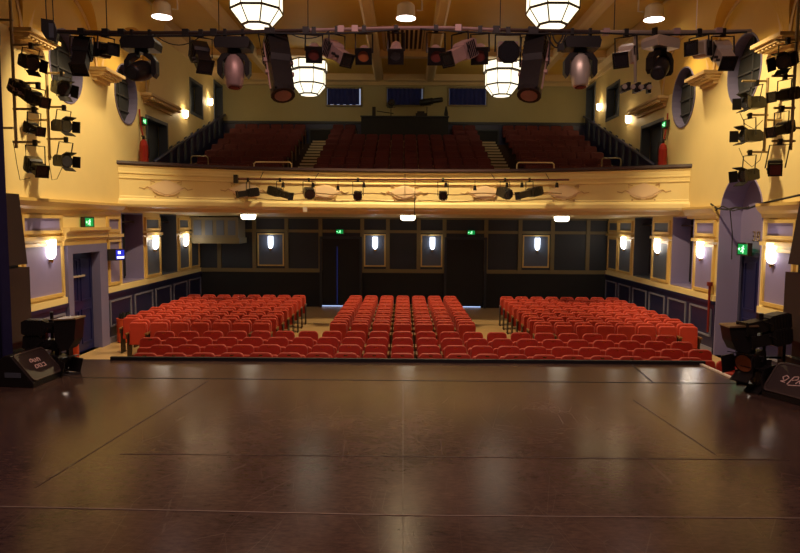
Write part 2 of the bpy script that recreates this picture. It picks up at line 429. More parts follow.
# deep alcoves under the balcony, each with a dark curtain
for side, al in ((-1, ALC_L), (1, ALC_R)):
    for k, (y0, y1) in enumerate(al):
        trim_n[0] += 1
        mb = MB(); x0, x1 = sx(side, HW+T, HW+T+.5)
        mb.box((x0, y0-.05, 1.4), (x1, y1+.05, 3.5))
        o = mb.build('window_%d' % (7+k+(2 if side > 0 else 0)), 'dark'); st(o)
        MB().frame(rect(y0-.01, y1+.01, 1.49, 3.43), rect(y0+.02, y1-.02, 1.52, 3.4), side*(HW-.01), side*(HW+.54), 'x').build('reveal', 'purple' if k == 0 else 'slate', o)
        wv = MB(); pts = []
        n = 24
        for i in range(n+1):
            yy = y0+.03 + .62*(i/n)*(y1-y0); pts.append((side*(HW+.30+.035*math.sin(i*1.9)), yy))
        wv.grid([[(x, y, 1.62 + .0*i) for i, (x, y) in enumerate(pts)], [(x, y, 3.40) for x, y in pts]])
        cu = tag(wv.build('window_curtain', 'blackcloth', smooth=True), '%s dark drape hanging in the %s alcove of the %s wall under the balcony' % ('Long', 'front' if k == 0 else 'rear', 'left' if side < 0 else 'right'), 'curtain')
        rr = MB().cyl((side*(HW+.25), y0+.0, 3.18), (side*(HW+.25), y1, 3.18), .025).build('curtain_rail', 'pipe', o)
# left door with pediment
y0, y1 = DOOR_L
d = MB().frame([(y0-.2, -.3), (y1+.4, -.3), (y1+.4, 2.64), (y0-.2, 2.64)], [(y0+.02, -.2), (y1-.02, -.2), (y1-.02, 2.44), (y0+.02, 2.44)], -HW+.08, -HW-.3, 'x').build('door_1', mat('mauve_door_casing', (.18, .165, .33), .5)); st(d)
MB().box((-HW-.36, y0-.02, 0), (-HW-.30, y1+.02, 2.56)).build('door_backing', 'dark', d)
dl = MB().box((-HW-.18, y0+.03, .01), (-HW-.13, y1-.03, 2.43))
dlo = dl.build('door_leaf', 'doorblue', d)
for zz in ((.2, 1.05), (1.25, 2.28)):
    for yy in ((y0+.12, (y0+y1)/2-.06), ((y0+y1)/2+.06, y1-.12)):
        MB().rectframe(yy[0], yy[1], zz[0], zz[1], .04, -HW-.13, -HW-.11, 'x').build('door_moulding', 'doorblue', dlo)
MB().box((-HW-.13, y0+.12, 1.85), (-HW-.08, y0+.9, 1.89)).build('door_closer_arm', 'silver', d)
MB().box((-HW-.13, y0+.10, 1.3), (-HW-.11, y0+.17, 1.65)).build('push_plate', 'silver', d)
pd = MB()
pd.prism([(-HW, 2.64), (-HW+.08, 2.64), (-HW+.1, 2.76), (-HW+.14, 2.80), (-HW+.14, 2.92), (-HW+.22, 2.98), (-HW+.22, 3.05), (-HW, 3.05)], y0-.35, y1+.35); trim(pd, 'yellow')
# right arched niche, its back wall, door and skirting
yb = NI
nb = MB(); nb.box((HW+.5, yb[0]-.1, 0), (HW+.6, yb[1]+.1, 4.5)); nch = nb.build('wall_niche', 'purple'); st(nch)
inner = [(p[0]*1.0, p[1]) for p in niche]
def inset(pts, c, k): return [(c[0] + (p[0]-c[0])*k, c[1] + (p[1]-c[1])*k if p[1] > .1 else p[1]) for p in pts]
MB().frame(niche, inset(niche, (14.95, 3.2), .975), HW-.02, HW+.52, 'x').build('reveal', 'purple', nch)
d2 = MB().rectframe(14.2, 15.7, -.1, 2.56, .1, HW+.42, HW+.52, 'x').build('door_2', mat('navy_door_casing', (.035, .035, .09), .45)); st(d2)
l2 = MB().box((HW+.46, 14.28, 0), (HW+.5, 15.62, 2.48)).build('door_leaf', 'doorblue', d2)
for zz in ((.2, 1.0), (1.2, 2.35)):
    for yy in ((14.38, 14.9), (15.0, 15.52)):
        MB().rectframe(yy[0], yy[1], zz[0], zz[1], .04, HW+.44, HW+.46, 'x').build('door_moulding', 'doorblue', l2)
# gold letters above the right door
t_ = thing('door_lettering', 'two small gold characters on the lilac wall above the right-hand exit sign', 'lettering', (HW+.49, 15.15, 2.95))
lm = MB()
def stroke(mb, pts, r=.012):
    for a, b in zip(pts, pts[1:]): mb.cyl((0, a[0], a[1]), (0, b[0], b[1]), r, n=6)
stroke(lm, [(.16, .1), (.06, .1), (.06, 0), (.14, 0), (.06, 0), (.06, -.1), (.16, -.1)]); lm.build('character', 'brass', t_)
lm = MB(); stroke(lm, [(-.14, .1), (-.04, .1), (-.04, -.1), (-.14, -.1), (-.14, .1)]); stroke(lm, [(-.14, 0), (-.04, 0)]); lm.build('character', 'brass', t_)

# ---------------- stalls back wall
yB = 24.6
def bx(px, s=26.42): return (px-403)/s
posts = [-6.95, -5.62, -4.4, -3.12, -1.55, -.58, .58, 1.55, 3.12, 4.4, 5.62, 6.95]
for x in posts:
    trim(MB().box((x-.08, yB-.06, 1.4), (x+.08, yB, 3.45)), mat('dull_gold_post', (.26, .20, .09), .5) if x == posts[0] else 'dullgold') if False else None
M['dullgold'] = mat('dull_gold_moulding', (.21, .165, .07), .5)
M['backpanel'] = mat('dark_blue_grey_panel', (.022, .028, .042), .5)
trim(MB().box((-7.7, yB-.05, 1.3), (7.7, yB, 3.5)), 'backpanel')
trim(MB().box((-7.7, yB-.05, 0), (7.7, yB, 1.3)), 'dark')  # lower wall near black: shade behind the rows put into its colour
for z0, z1 in ((1.32, 1.46), (2.82, 2.93), (3.34, 3.5)):
    for a, b in split([(-7.7, 7.7)], [(-3.1, -1.6), (1.6, 3.1)] if z0 < 2 else []):
        trim(MB().box((a, yB-.10, z0), (b, yB-.05, z1)), 'dullgold')
for x in posts: trim(MB().box((x-.07, yB-.11, 1.4), (x+.07, yB-.05, 3.36)), 'dullgold')
for a, b in ((-5.5, -4.5), (-1.48, -.66), (.66, 1.48), (4.5, 5.5)):
    trim(MB().rectframe(a, b, 1.55, 2.78, .05, yB-.10, yB-.05), 'yellow')
    trim(MB().box((a+.05, yB-.07, 1.6), (b-.05, yB-.051, 2.73)), 'slate')
for i, xc in enumerate((-2.35, 2.35)):
    dd = MB().rectframe(xc-.8, xc+.8, -.1, 2.68, .09, yB-.16, yB-.02).build('door_%d' % (3+i), 'navyframe' if False else 'backpanel'); st(dd)
    MB().box((xc-.72, yB-.10, .12 if i else .12), (xc+.72, yB-.06, 2.62)).build('door_leaf', 'dark', dd)
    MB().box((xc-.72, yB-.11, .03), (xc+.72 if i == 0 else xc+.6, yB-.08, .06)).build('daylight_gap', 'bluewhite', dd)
    if i == 0: MB().box((xc-.15, yB-.115, .1), (xc-.13, yB-.10, 2.3)).build('leaf_gap', mat('dim_blue_gap', (.02, .03, .2), .5, emit=(.02, .06, .4), es=.25), dd)
# draped control position in the rear left corner
trim(MB().box((-7.7, 23.4, 2.42), (-5.9, 24.5, 2.62)), 'dullgold')
o = MB().box((-7.7, 23.45, 2.62), (-5.95, 24.5, 3.36)).build('trim_%d' % (trim_n[0]+1), mat('dim_cream_fascia', (.19, .15, .08), .5)); trim_n[0] += 1; st(o)
for i in range(4):
    x = -7.55 + i*.41; MB().box((x, 23.43, 2.72), (x+.27, 23.46, 3.25)).build('panel_face', 'slate', o)

# ---------------- stage
P1 = on_z(705, 364.5, SZ); P2 = on_z(738, 380.5, SZ)
yE = (P1.y + on_z(250, 360, SZ).y)/2
stg = MB(); stg.prism([(-HW, -6), (8, -6), (8, P2.y), (P2.x, P2.y), (P1.x, yE), (-HW, yE)], 0.0, SZ, 'z')
st(stg.build('stage_floor', 'stage'))
print('stage edge', yE, P1, P2)
def seam(p, q_, wd, m, z=.004):
    p = Vector((p[0], p[1], SZ)); q_ = Vector((q_[0], q_[1], SZ)); d = (q_-p).normalized(); n = Vector((-d.y, d.x, 0))*wd/2
    mb = MB(); A = [mb.v(v) for v in (p-n, q_-n, q_+n, p+n)]; B = [mb.v(v+Vector((0, 0, z))) for v in (p-n, q_-n, q_+n, p+n)]
    mb.f(A); mb.f(B)
    for i in range(4): mb.f([A[i], A[(i+1) % 4], B[(i+1) % 4], B[i]])
    return trim(mb, m)
def zpt(px, py): v = on_z(px, py, SZ); return (v.x, v.y)
seam(zpt(72, 377.5), zpt(736, 383.5), .022, 'dark')
seam(zpt(120, 454), zpt(790, 460), .008, 'tape')
seam(zpt(-10, 506.5), zpt(400, 515.5), .014, 'paletape'); seam(zpt(400, 515.5), zpt(812, 518.5), .012, 'paletape')
seam(zpt(403, 384), zpt(403, 553), .004, 'tape')
seam(zpt(208, 381), zpt(35, 488), .007, 'tape')
seam(zpt(632, 365), zpt(653, 382.5), .02, 'dark'); seam(zpt(633, 400), zpt(716, 455), .008, 'tape')
seam(zpt(700, 364.2), zpt(738, 381), .05, 'whitetape', .02)
st(MB().box((on_z(115, 358, SZ).x, yE-.06, SZ), (P1.x, yE, SZ+.055)).build('stage_edge_batten', 'dark'))

# ---------------- balcony
def yf(x): return 20.0 - 2.3*(min(1, abs(x)/HW))**2.5
xs = [-HW + 2*HW*i/72 for i in range(73)]
prof = [(-.15, 4.74), (.07, 4.74), (.07, 4.69), (.03, 4.66), (.03, 4.55), (.06, 4.53), (.06, 4.50), (.02, 4.48), (.02, 4.40), (.045, 4.39), (.045, 4.365), (.0, 4.35), (.0, 3.90), (.02, 3.87), (.02, 3.83), (.07, 3.80), (.09, 3.76), (.09, 3.66), (.05, 3.60), (-.5, 3.56)]
def sweep(prof):
    mb = MB(); rows = []
    for x in xs:
        dx = .01; t = Vector((dx*2, yf(x+dx)-yf(x-dx))).normalized(); n = Vector((t.y, -t.x))
        if n.y > 0: n = -n
        rows.append([(max(-HW, min(HW, x + n.x*o_)) if abs(x) < HW-.01 else x, yf(x) + n.y*o_, z) for o_, z in prof])
    return mb.grid(rows)
st(sweep(prof).build('balcony_front', 'fascia'))
rail = sweep([(-.2, 4.72), (-.2, 4.83), (.13, 4.83), (.14, 4.76), (.10, 4.72), (-.2, 4.72)]).build('balcony_rail', mat('dark_maroon_rail', (.035, .012, .015), .45)); st(rail)
sof = MB(); sof.grid([[(x, yf(x)+.45, 3.565) for x in xs], [(x, yf(x)+.6, 3.48) for x in xs], [(x, 24.62, 3.40) for x in xs]]); st(sof.build('balcony_soffit', 'cream'))
# stepped circle floor
Y0, DY, Z0, DZ = 20.6, .85, 3.95, .31
NR = 9
sl = MB(); sl.grid([[(x, yf(x)+.05, Z0) for x in xs], [(x, 21.6, Z0) for x in xs]]); 
for j in range(1, NR):
    sl.box((-HW, Y0 - .3 + DY*j, Z0+DZ*(j-1)-.02), (HW, 28.0, Z0+DZ*j))
st(sl.build('balcony_floor', 'carpet'))
for nm, xc in (('left', -3.42), ('right', 3.42)):
    s_ = MB(); n_ = MB()
    for j in range(0, NR*2-1):
        z = Z0 + DZ*j/2 + .17; y = Y0 - .3 + .425*(j+1) - .0
        s_.box((xc-.40, y, z-.2), (xc+.40, y+.9, z)); n_.box((xc-.40, y-.015, z-.065), (xc+.40, y+.13, z+.006))
    o = st(s_.build('aisle_stair_%s' % nm, 'carpet')); n_.build('step_nosing', 'nosing', o)
# side stair dado following the rake
for side in (-1, 1):
    x0, x1 = sx(side, HW, HW-.06)
    mb = MB(); mb.prism([(19.9, 4.0), (27.9, 6.6), (27.9, 7.62), (21.7, 5.55), (19.9, 4.95)], x0, x1, 'x'); o = trim(mb, 'navy')
    for k in range(9):
        y = 21.4 + k*.72; zb = 4.25 + (y-20)*.335; x2, x3 = sx(side, HW-.06, HW-.08)
        MB().prism([(y, zb+.1), (y+.24, zb+.18), (y+.24, zb+.98), (y, zb+.9)], x2, x3, 'x').build('panel_face', 'slate', o)
    mb = MB(); mb.tube([(side*(HW-.15), 19.8, 4.98), (side*(HW-.15), 21.7, 5.65), (side*(HW-.15), 27.8, 7.7)], .05); trim(mb, 'navy')
# dark dado across the rear of the circle and the small gates at the aisle tops
trim(MB().box((-7.7, 27.9, 6.5), (7.7, 28.0, 7.42)), 'navy')
trim(MB().box((-7.7, 27.84, 7.36), (7.7, 28.0, 7.46)), 'backpanel')
for nm, xc in (('left', -3.45), ('right', 3.45)):
    g = thing('aisle_gate', 'dark panelled hatch at the top of the %s circle stairs' % nm, 'hatch', (xc, 27.75, Z0+DZ*8))
    MB().cbox((0, 0, .33), (1.0, .06, .62)).build('panel', 'dark', g)
    MB().rectframe(-.55, .55, 0, .7, .06, -.06, .06).build('frame', 'backpanel', g)
# rear windows with blue curtains
for k, (a, b) in enumerate(((327, 361), (387, 423), (449, 486))):
    p0 = at(a, 88, 28.0); p1 = at(b, 105.5, 28.0); z0, z1 = p1.z, min(p0.z, 8.97)
    o = st(MB().rectframe(p0.x-.05, p1.x+.05, z0-.05, z1+.03, .06, 27.93, 28.0).build('window_%d' % (11+k), 'dullgold'))
    MB().box((p0.x, 27.985, z0), (p1.x, 27.995, z1)).build('pane', mat('dusk_pane_%d' % k, (.05, .06, .1), .2, emit=(.6, .7, 1), es=.5 if k == 0 else .12), o)
    n = 40; xa = p0.x+.02; xb = p1.x - (.07 if k < 2 else .03)
    pts = [(xa + (xb-xa)*i/n, 27.95 + .022*math.sin(i*1.25)) for i in range(n+1)]
    cm = MB().grid([[(x, y, z0 + (.03 if (i//4) % 2 else .0)*(k == 0)) for i, (x, y) in enumerate(pts)], [(x, y, z1) for x, y in pts]])
    tag(cm.build('window_curtain', 'curtain', smooth=True), 'blue curtain drawn across the %s of the three high windows behind the circle' % ('left', 'middle', 'right')[k], 'curtain', None)
# control booth parapet
bt = thing('control_booth', 'dark panelled booth at the centre rear of the circle under the followspots', 'booth', (0, 27.0, Z0+DZ*7))
MB().box((-1.75, -.1, 0), (1.8, 0, 1.38)).build('front_panel', 'dark', bt)
MB().box((-1.75, 0, 0), (-1.68, .7, 1.38)).build('side_panel', 'dark', bt); MB().box((1.73, 0, 0), (1.8, .7, 1.38)).build('side_panel', 'dark', bt)
MB().box((-1.78, -.16, 1.38), (1.83, .16, 1.42)).build('shelf', 'backpanel', bt)
def cq(px, py, Y=27.2): return at(px, py, Y)
# followspots
for px, py, L_, lab, tilt in ((391, 105, .55, 'smaller followspot on a stand at the left of the rear control booth', 0), (427, 103, 1.0, 'long followspot on a stand at the right of the rear control booth', .12)):
    p = cq(px, py, 27.4); g = thing('followspot', lab, 'followspot', (p.x, p.y, Z0+DZ*8))
    h = p.z - g.location.z
    for a in (0, 2.1, 4.2): MB().cyl((0, 0, .45), (.28*math.cos(a), .28*math.sin(a), 0), .015, n=6).build('leg', 'black', g)
    MB().cyl((0, 0, .3), (0, 0, h-.15), .02, n=8).build('pole', 'black', g)
    MB().cyl((-.16, 0, h-.1), (-.16, 0, h+.12), .012, n=6).cyl((.16, 0, h-.1), (.16, 0, h+.12), .012, n=6).cyl((-.16, 0, h-.1), (.16, 0, h-.1), .012, n=6).build('yoke', 'black', g)
    mb = MB(); mb.X = Matrix.Translation((0, 0, h+.05)) @ Matrix.Rotation(.9 if L_ > .7 else .1, 4, 'Z') @ Matrix.Rotation(-tilt, 4, 'Y')
    mb.cyl((0, -.25, 0), (0, .3, 0), .14, n=12); X_ = mb.X; mb.build('lamp_housing', 'black', g)
    mb = MB(); mb.X = X_; mb.cyl((0, -.25-.5*L_, 0), (0, -.25, 0), .10, n=12); mb.build('lens_tube', 'black', g)
    mb = MB(); mb.X = X_; mb.cyl((0, -.26-.5*L_, 0), (0, -.25-.5*L_, 0), .085, n=12); mb.build('lens', 'lens', g)
p = cq(374, 118, 27.05); g = tag(MB().box((-.07, -.05, 0), (.07, .05, .38)).cyl((.1, 0, .22), (.8, 0, .12), .018).build('boom_microphone', 'black', loc=(p.x, p.y, Z0+DZ*7+1.42)), 'dark upright box with a slanting arm left on the booth shelf', 'equipment')
p = cq(446, 118, 27.05); tag(MB().lathe([(.07, 0), (.09, .12), (.05, .3), (.03, .42)], 10).build('desk_lamp', 'black', loc=(p.x, p.y, Z0+DZ*7+1.42)), 'small dark lamp standing at the right end of the booth shelf', 'lamp')
p = cq(421, 117, 27.05); tag(MB().box((-.22, -.04, 0), (.22, .1, .14)).box((-.16, -.02, .14), (.14, .08, .22)).build('lighting_desk', 'black', loc=(p.x, p.y, Z0+DZ*7+1.42)), 'low dark control desk on the booth shelf below the long followspot', 'control desk')
# handrails
def handrail(px0, px1, py0, py1, Y, lab, mid=True, th=.022, m='handrail'):
    a = at(px0, py0, Y); b = at(px1, py0, Y); zb = 4.80
    g = thing('handrail', lab, 'handrail', ((a.x+b.x)/2, Y, zb)); w_ = (b.x-a.x)/2; h = a.z - zb
    MB().tube([(-w_, 0, 0), (-w_, 0, h-.05), (-w_+.05, 0, h), (w_-.05, 0, h), (w_, 0, h-.05), (w_, 0, 0)], th).build('rail', m, g)
    return g
handrail(254, 291.5, 162, 170, 19.75, 'cream tubular handrail at the foot of the left circle stairs')
handrail(517, 554, 162.5, 170, 19.75, 'cream tubular handrail at the foot of the right circle stairs')
handrail(191, 208, 156, 168, 18.9, 'thin dull handrail near the left end of the balcony rail', th=.012, m='dullgold')
handrail(602, 621, 158, 168, 18.9, 'thin dull handrail near the right end of the balcony rail', th=.012, m='dullgold')
# plaster cartouches along the balcony front
car_spots = [167, 246, 325, 404, 483, 562, 641]
car_w = ['leftmost', 'second from the left', 'third from the left', 'central', 'third from the right', 'second from the right', 'rightmost']
def cartouche():
    g = thing('plaster_cartouche', '', 'plaster ornament', group='cartouches on the balcony front')
    pts = []
    n = 40
    for i in range(n):
        t = 2*PI*i/n; r = 1 + .10*math.cos(4*t) + .05*math.cos(8*t)
        pts.append((.42*r*math.cos(t), .20*r*math.sin(t)))
    mb = MB(); mb.prism(pts, -.03, 0); mb.prism([(a*.82, b*.78) for a, b in pts], -.055, -.03); mb.build('shield', 'relief', g, smooth=False)
    mb = MB()
    for s in (-1, 1):
        mb.tube([(s*.38, -.02, -.02), (s*.5, -.03, .03), (s*.58, -.03, -.03), (s*.72, -.02, 0)], .016, 6)
        mb.tube([(s*.30, -.02, .16), (s*.42, -.03, .2), (s*.40, -.03, .1)], .014, 6)
        mb.tube([(s*.06, -.03, -.21), (s*.22, -.04, -.18), (s*.36, -.03, -.10)], .018, 6)
        mb.lathe([(.03, -.03), (.02, 0)], 8, (s*.30, 0, -.24), 'y')
    mb.build('scrollwork', mat('shaded_gilt', (.62, .42, .2), .5), g)
    return g
c0 = cartouche()
for i, px in enumerate(car_spots):
    x = (px-403)*19.6/650
    for _ in range(4): x = (px-403)*yf(x)/650
    n = Vector((1, (yf(x+.01)-yf(x-.01))/.02)).normalized(); ang = math.atan2(n.y, n.x)
    c = c0 if i == 0 else dup(c0, (0, 0, 0), '')
    c.location = (x, yf(x)-.0, 4.13); c.rotation_euler = (0, 0, ang)
    c['label'] = 'pinkish plaster cartouche on the balcony front, %s of seven' % car_w[i]

# ================================================================== SEATS
def slab(mb, w_, z0, z1, t, r, y=0, lean=0, ch=.02):
    """upright cushion with rounded top corners and softened edges; front face towards -y"""
    def outline(k):
        W = w_/2-k; a = [(-W, z0+k), (W, z0+k)]
        rr = max(.01, r-k)
        a += [(W-rr+rr*math.cos(t_), z1-k-rr+rr*math.sin(t_)) for t_ in [PI/2*i/5 for i in range(6)]]
        a += [(-W+rr+rr*math.cos(t_), z1-k-rr+rr*math.sin(t_)) for t_ in [PI/2+PI/2*i/5 for i in range(6)]]
        return a
    L_ = []
    for k, yy in ((ch, -t/2), (ch*.3, -t/2+ch*.3), (0, -t/2+ch), (0, t/2-ch), (ch, t/2)):
        L_.append([mb.v((u, y + yy + lean*(v-z0), v)) for u, v in outline(k)])
    n = len(L_[0]); mb.f(L_[0]); mb.f(L_[-1][::-1])
    for a, b in zip(L_, L_[1:]):
        for i in range(n): mb.f([a[i], b[i], b[(i+1) % n], a[(i+1) % n]])
def make_seat(name, m, w_=.42, ct=.74):
    g = thing(name, '', 'seat')
    mb = MB(); slab(mb, w_, .36, .90, .075, .09, .05, .16, .022); back = mb.build('backrest', m, g)
    mb = MB(); slab(mb, w_-.02, .34, ct, .09, .06, -.085, .08, .025); mb.build('seat_cushion', m, g)
    for s in (-1, 1):
        am = MB(); am.box((s*.219-.018, -.26, .60), (s*.219+.018, .09, .635)); a = am.build('armrest', 'arm', g, bevel=0)
        lm = MB(); lm.box((s*.220-.012, -.17, .03), (s*.220+.012, .09, .60)).box((s*.219-.018, -.18, 0), (s*.219+.018, .12, .03)).box((s*.220-.012, -.22, .5), (s*.220+.012, -.08, .60)); lm.build('standard', 'seatmetal', g)
    MB().box((-.035, .0, .0), (.035, .012, .02)).build('number_plate', 'brass', back, loc=(0, .088, .85))
    return g
seat0 = make_seat('theatre_chair', 'seat')
seat_tall = make_seat('theatre_chair', 'seat', .42, .86); tall_used = [False]
first = [True]
def seat(x, y, rz, label, group):
    if 'front rows' not in group:
        if not tall_used[0]:
            tall_used[0] = True; seat_tall.location = (x, y, 0); seat_tall.rotation_euler = (0, 0, rz); seat_tall['label'] = label; seat_tall['group'] = group; return seat_tall
        return dup(seat_tall, (x, y, 0), label, rz, group)
    if first[0]:
        first[0] = False; seat0.location = (x, y, 0); seat0.rotation_euler = (0, 0, rz); seat0['label'] = label; seat0['group'] = group; return seat0
    return dup(seat0, (x, y, 0), label, rz, group)
FR = [(11.25, -9, 10), (12.02, -9, 11), (12.82, -10, 11), (13.58, -10, 11)]
rown = ['front row', 'second row', 'third row', 'fourth row']
for r, (y, k0, k1) in enumerate(FR):
    for k in range(k0, k1+1):
        x = k*.5; 
        off = 'on the centre line' if k == 0 else '%s %s of the centre seat' % (ORD[abs(k)-1], 'left' if k < 0 else 'right')
        seat(x, y - .008*x*x, x*-.012, 'red tip-up seat, %s of the stalls, %s' % (rown[r], off), 'stalls seats in the four front rows')
for x, y, rz, lab in ((5.52, 10.78, -.25, 'red tip-up seat beyond the white-taped stage corner, end of the front row'), (5.72, 9.95, -.6, 'red tip-up seat turned inward beside the white-taped stage edge, nearest the lanterns')):
    seat(x, y, rz, lab, 'stalls seats in the four front rows')
nm_rows = 8
for r in range(nm_rows):
    y = 15.05 + .765*r
    rw = ORD[r] + ' row behind cross aisle'
    for k in range(-3, 4):
        off = 'in the middle' if k == 0 else '%s %s of middle' % (ORD[abs(k)-1], 'left' if k < 0 else 'right')
        seat(k*.5, y, 0, 'red tip-up seat, centre block, %s, %s' % (rw, off), 'stalls seats in the centre block')
    for sd, sn in ((-1, 'left'), (1, 'right')):
        for k in range(8):
            if sd < 0 and r == 0 and k == 7: continue
            x = sd*(3.05+.2375+.475*k)
            seat(x, y - .002*x*x, -sd*.05, 'red tip-up seat, %s block, %s, %s from the aisle' % (sn, rw, ORD[k]), 'stalls seats in the %s block' % sn)
# circle seats: small in the photo
def circle_seat_mesh():
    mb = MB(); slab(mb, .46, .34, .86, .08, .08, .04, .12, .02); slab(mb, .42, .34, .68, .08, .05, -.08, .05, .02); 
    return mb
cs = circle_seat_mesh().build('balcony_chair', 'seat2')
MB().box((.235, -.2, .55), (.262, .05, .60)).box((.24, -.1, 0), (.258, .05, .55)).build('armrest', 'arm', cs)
tag(cs, '', 'seat'); cfirst = True
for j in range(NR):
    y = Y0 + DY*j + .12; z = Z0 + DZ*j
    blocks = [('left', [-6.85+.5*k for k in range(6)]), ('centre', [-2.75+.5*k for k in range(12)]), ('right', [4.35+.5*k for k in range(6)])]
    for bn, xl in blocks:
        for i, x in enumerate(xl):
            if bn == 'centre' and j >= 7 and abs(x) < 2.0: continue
            lab = 'shaded maroon circle seat, %s block, %s row up, %s from the left' % (bn, ORD[j], ORD[i])
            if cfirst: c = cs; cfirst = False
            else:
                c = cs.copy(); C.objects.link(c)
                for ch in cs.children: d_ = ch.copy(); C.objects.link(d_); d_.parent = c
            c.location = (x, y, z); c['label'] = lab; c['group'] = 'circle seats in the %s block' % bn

# ================================================================== LIGHT FITTINGS
def chandelier(r, zb):
    g = thing('chandelier', '', 'chandelier', group='octagonal glass chandeliers')
    a0 = PI/8; n = 8
    tiers = [('upper_tier', [(r*1.0, .90), (r*1.0, 1.18)]), ('middle_tier', [(r*.90, .38), (r*.90, .84)]), ('lower_bowl', [(r*.52, .03), (r*.90, .34)])]
    for nm_, pr in tiers:
        MB().lathe(pr, n, a0=a0).build(nm_, 'glow' if nm_ != 'lower_bowl' else 'glow', g)
    MB().lathe([(r*.50, .0), (r*.50, .028)], n, a0=a0).build('bottom_glass', 'glow', g)
    fr = MB()
    for rr, z in ((r*1.02, .87), (r*1.02, 1.20), (r*.92, .36), (r*.92, .855), (r*.53, .02)):
        th = .055
        fr.frame([(rr*math.cos(a0+2*PI*i/n), rr*math.sin(a0+2*PI*i/n)) for i in range(n)], [((rr-.05)*math.cos(a0+2*PI*i/n), (rr-.05)*math.sin(a0+2*PI*i/n)) for i in range(n)], z-th/2, z+th/2, 'z')
    for i in range(n):
        c, s = math.cos(a0+2*PI*i/n), math.sin(a0+2*PI*i/n)
        fr.tube([(r*.53*c, r*.53*s, .02), (r*.91*c, r*.91*s, .35), (r*.91*c, r*.91*s, .86)], .017, 4)
        fr.tube([(r*1.01*c, r*1.01*s, .88), (r*1.01*c, r*1.01*s, 1.19)], .017, 4)
    fr.build('leaded_frame', 'lead', g)
    MB().lathe([(r*.3, 1.21), (r*.15, 1.3), (.06, 1.33), (.06, 1.46)], 12).build('ceiling_rose', 'lead', g)
    return g
ch = chandelier(.70, 0)
spots = [(257, 26.5, 15.9, 'nearer glowing octagonal glass chandelier on the left, cut by the top of the picture'), (552, 26.5, 15.9, 'nearer glowing octagonal glass chandelier on the right, cut by the top of the picture'),
         (309, 95, 23.9-.6, 'farther glowing octagonal glass chandelier on the left, before the circle'), (501.5, 96, 23.9-.6, 'farther glowing octagonal glass chandelier on the right, before the circle')]
for i, (px, py, Y, lab) in enumerate(spots):
    p = at(px, py, Y); p = at(px, py, Y*(7.93-CZ)/(p.z-CZ)); c = ch if i == 0 else dup(ch, (0, 0, 0), '')
    c.location = p; c['label'] = lab; c.scale = (1, 1, 1)
    print('chand', p)
# ceiling floodlights
can_lab = ['', '', '', 'white can floodlight above the left pipe booms, nearest the stage', 'white can floodlight above the right pipe booms, nearest the stage']
can_lab[:3] = ['left white can floodlight hanging from the ceiling near the side wall', 'central white can floodlight hanging from the ceiling above the vent', 'right white can floodlight hanging from the ceiling near the side wall']
for i, c in enumerate(CAN):
    g = thing('can_floodlight', can_lab[i], 'floodlight', c, 'can floodlights under the ceiling')
    MB().lathe([(.27, .10), (.25, .14), (.23, .42), (.17, .48)], 20).build('can_body', 'white', g, smooth=False)
    MB().lathe([(.255, .09), (.255, .10)], 20).build('lamp_face', 'canface', g)
    s = -1 if i in (2, 4) else 1
    MB().tube([(s*.28, 0, .3), (s*.42, 0, .3), (s*.42, 0, 9.38 - c[2])], .025, 8).build('bracket', 'white', g)
# sconces
def sconce(nm, m, w_, h, d):
    g = thing(nm, '', 'wall light')
    # half-round shade, open at the top, projecting towards -y
    mb = MB(); n = 10; rings = []
    for f_, z in ((.30, -h*.5), (.72, -h*.42), (.95, -h*.28), (1.0, -h*.05), (1.0, h*.5)):
        rings.append([(w_/2*f_*math.cos(PI+PI*i/n), d*f_*math.sin(PI+PI*i/n) - .02, z) for i in range(n+1)])
    mb.grid(rings); vs = [mb.v(p) for p in rings[0]]; mb.f(vs)
    mb.build('glass_shade', m, g, smooth=True)
    MB().box((-.04, -.03, -h*.62), (.04, 0, h*.3)).lathe([(.012, -h*.68), (.03, -h*.6), (.03, -h*.5)], 8, (0, -.06, 0)).build('bracket', 'brass', g)
    return g
sc0 = sconce('wall_sconce', 'sconce', .235, .43, .13)
ls = [(-1, 14.05, 2.70-.12, 'nearest wall sconce on the left wall, left of the blue door'), (-1, 20.0, 2.55, 'second wall sconce on the left wall, between the two alcoves'), (-1, 22.8, 2.55, 'farthest wall sconce on the left wall, behind the rear alcove'),
      (1, 13.5, 2.62, 'nearest wall sconce on the right wall, right of the arched niche'), (1, 16.72, 2.56, 'second wall sconce on the right wall, just beyond the arched niche'), (1, 19.55, 2.56, 'third wall sconce on the right wall, between the two alcoves'), (1, 22.55, 2.56, 'farthest wall sconce on the right wall, beyond the rear alcove')]
for i, (sd, y, z, lab) in enumerate(ls):
    c = sc0 if i == 0 else dup(sc0, (0, 0, 0), '')
    c.location = (sd*(HW-.02), y, z); c.rotation_euler = (0, 0, -PI/2 if sd > 0 else PI/2); c['label'] = lab; c['group'] = 'wall sconces along the stalls'
    light('sconce_glow', 'POINT', (sd*(HW-.30), y, z+.10), 6, (1, .85, .68), shadow_soft_size=.08)
sc1 = sconce('circle_wall_light', 'sconcesmall', .22, .26, .13)
cl = [(-1, 23.0, 6.92, 'nearer small wall light above the left circle stairs'), (-1, 26.0, 7.88, 'farther small wall light above the left circle stairs'), (1, 22.5, 6.75, 'nearer small wall light above the right circle stairs'), (1, 25.9, 7.75, 'farther small wall light above the right circle stairs')]
for i, (sd, y, z, lab) in enumerate(cl):
    c = sc1 if i == 0 else dup(sc1, (0, 0, 0), '')
    c.location = (sd*(HW-.02), y, z); c.rotation_euler = (0, 0, -PI/2 if sd > 0 else PI/2); c['label'] = lab; c['group'] = 'small wall lights beside the circle'
    light('wall_light_glow', 'POINT', (sd*(HW-.28), y, z+.05), 4.5, (1, .70, .38), shadow_soft_size=.08)
sc2 = sconce('rear_wall_sconce', 'backsconce', .19, .46, .12)
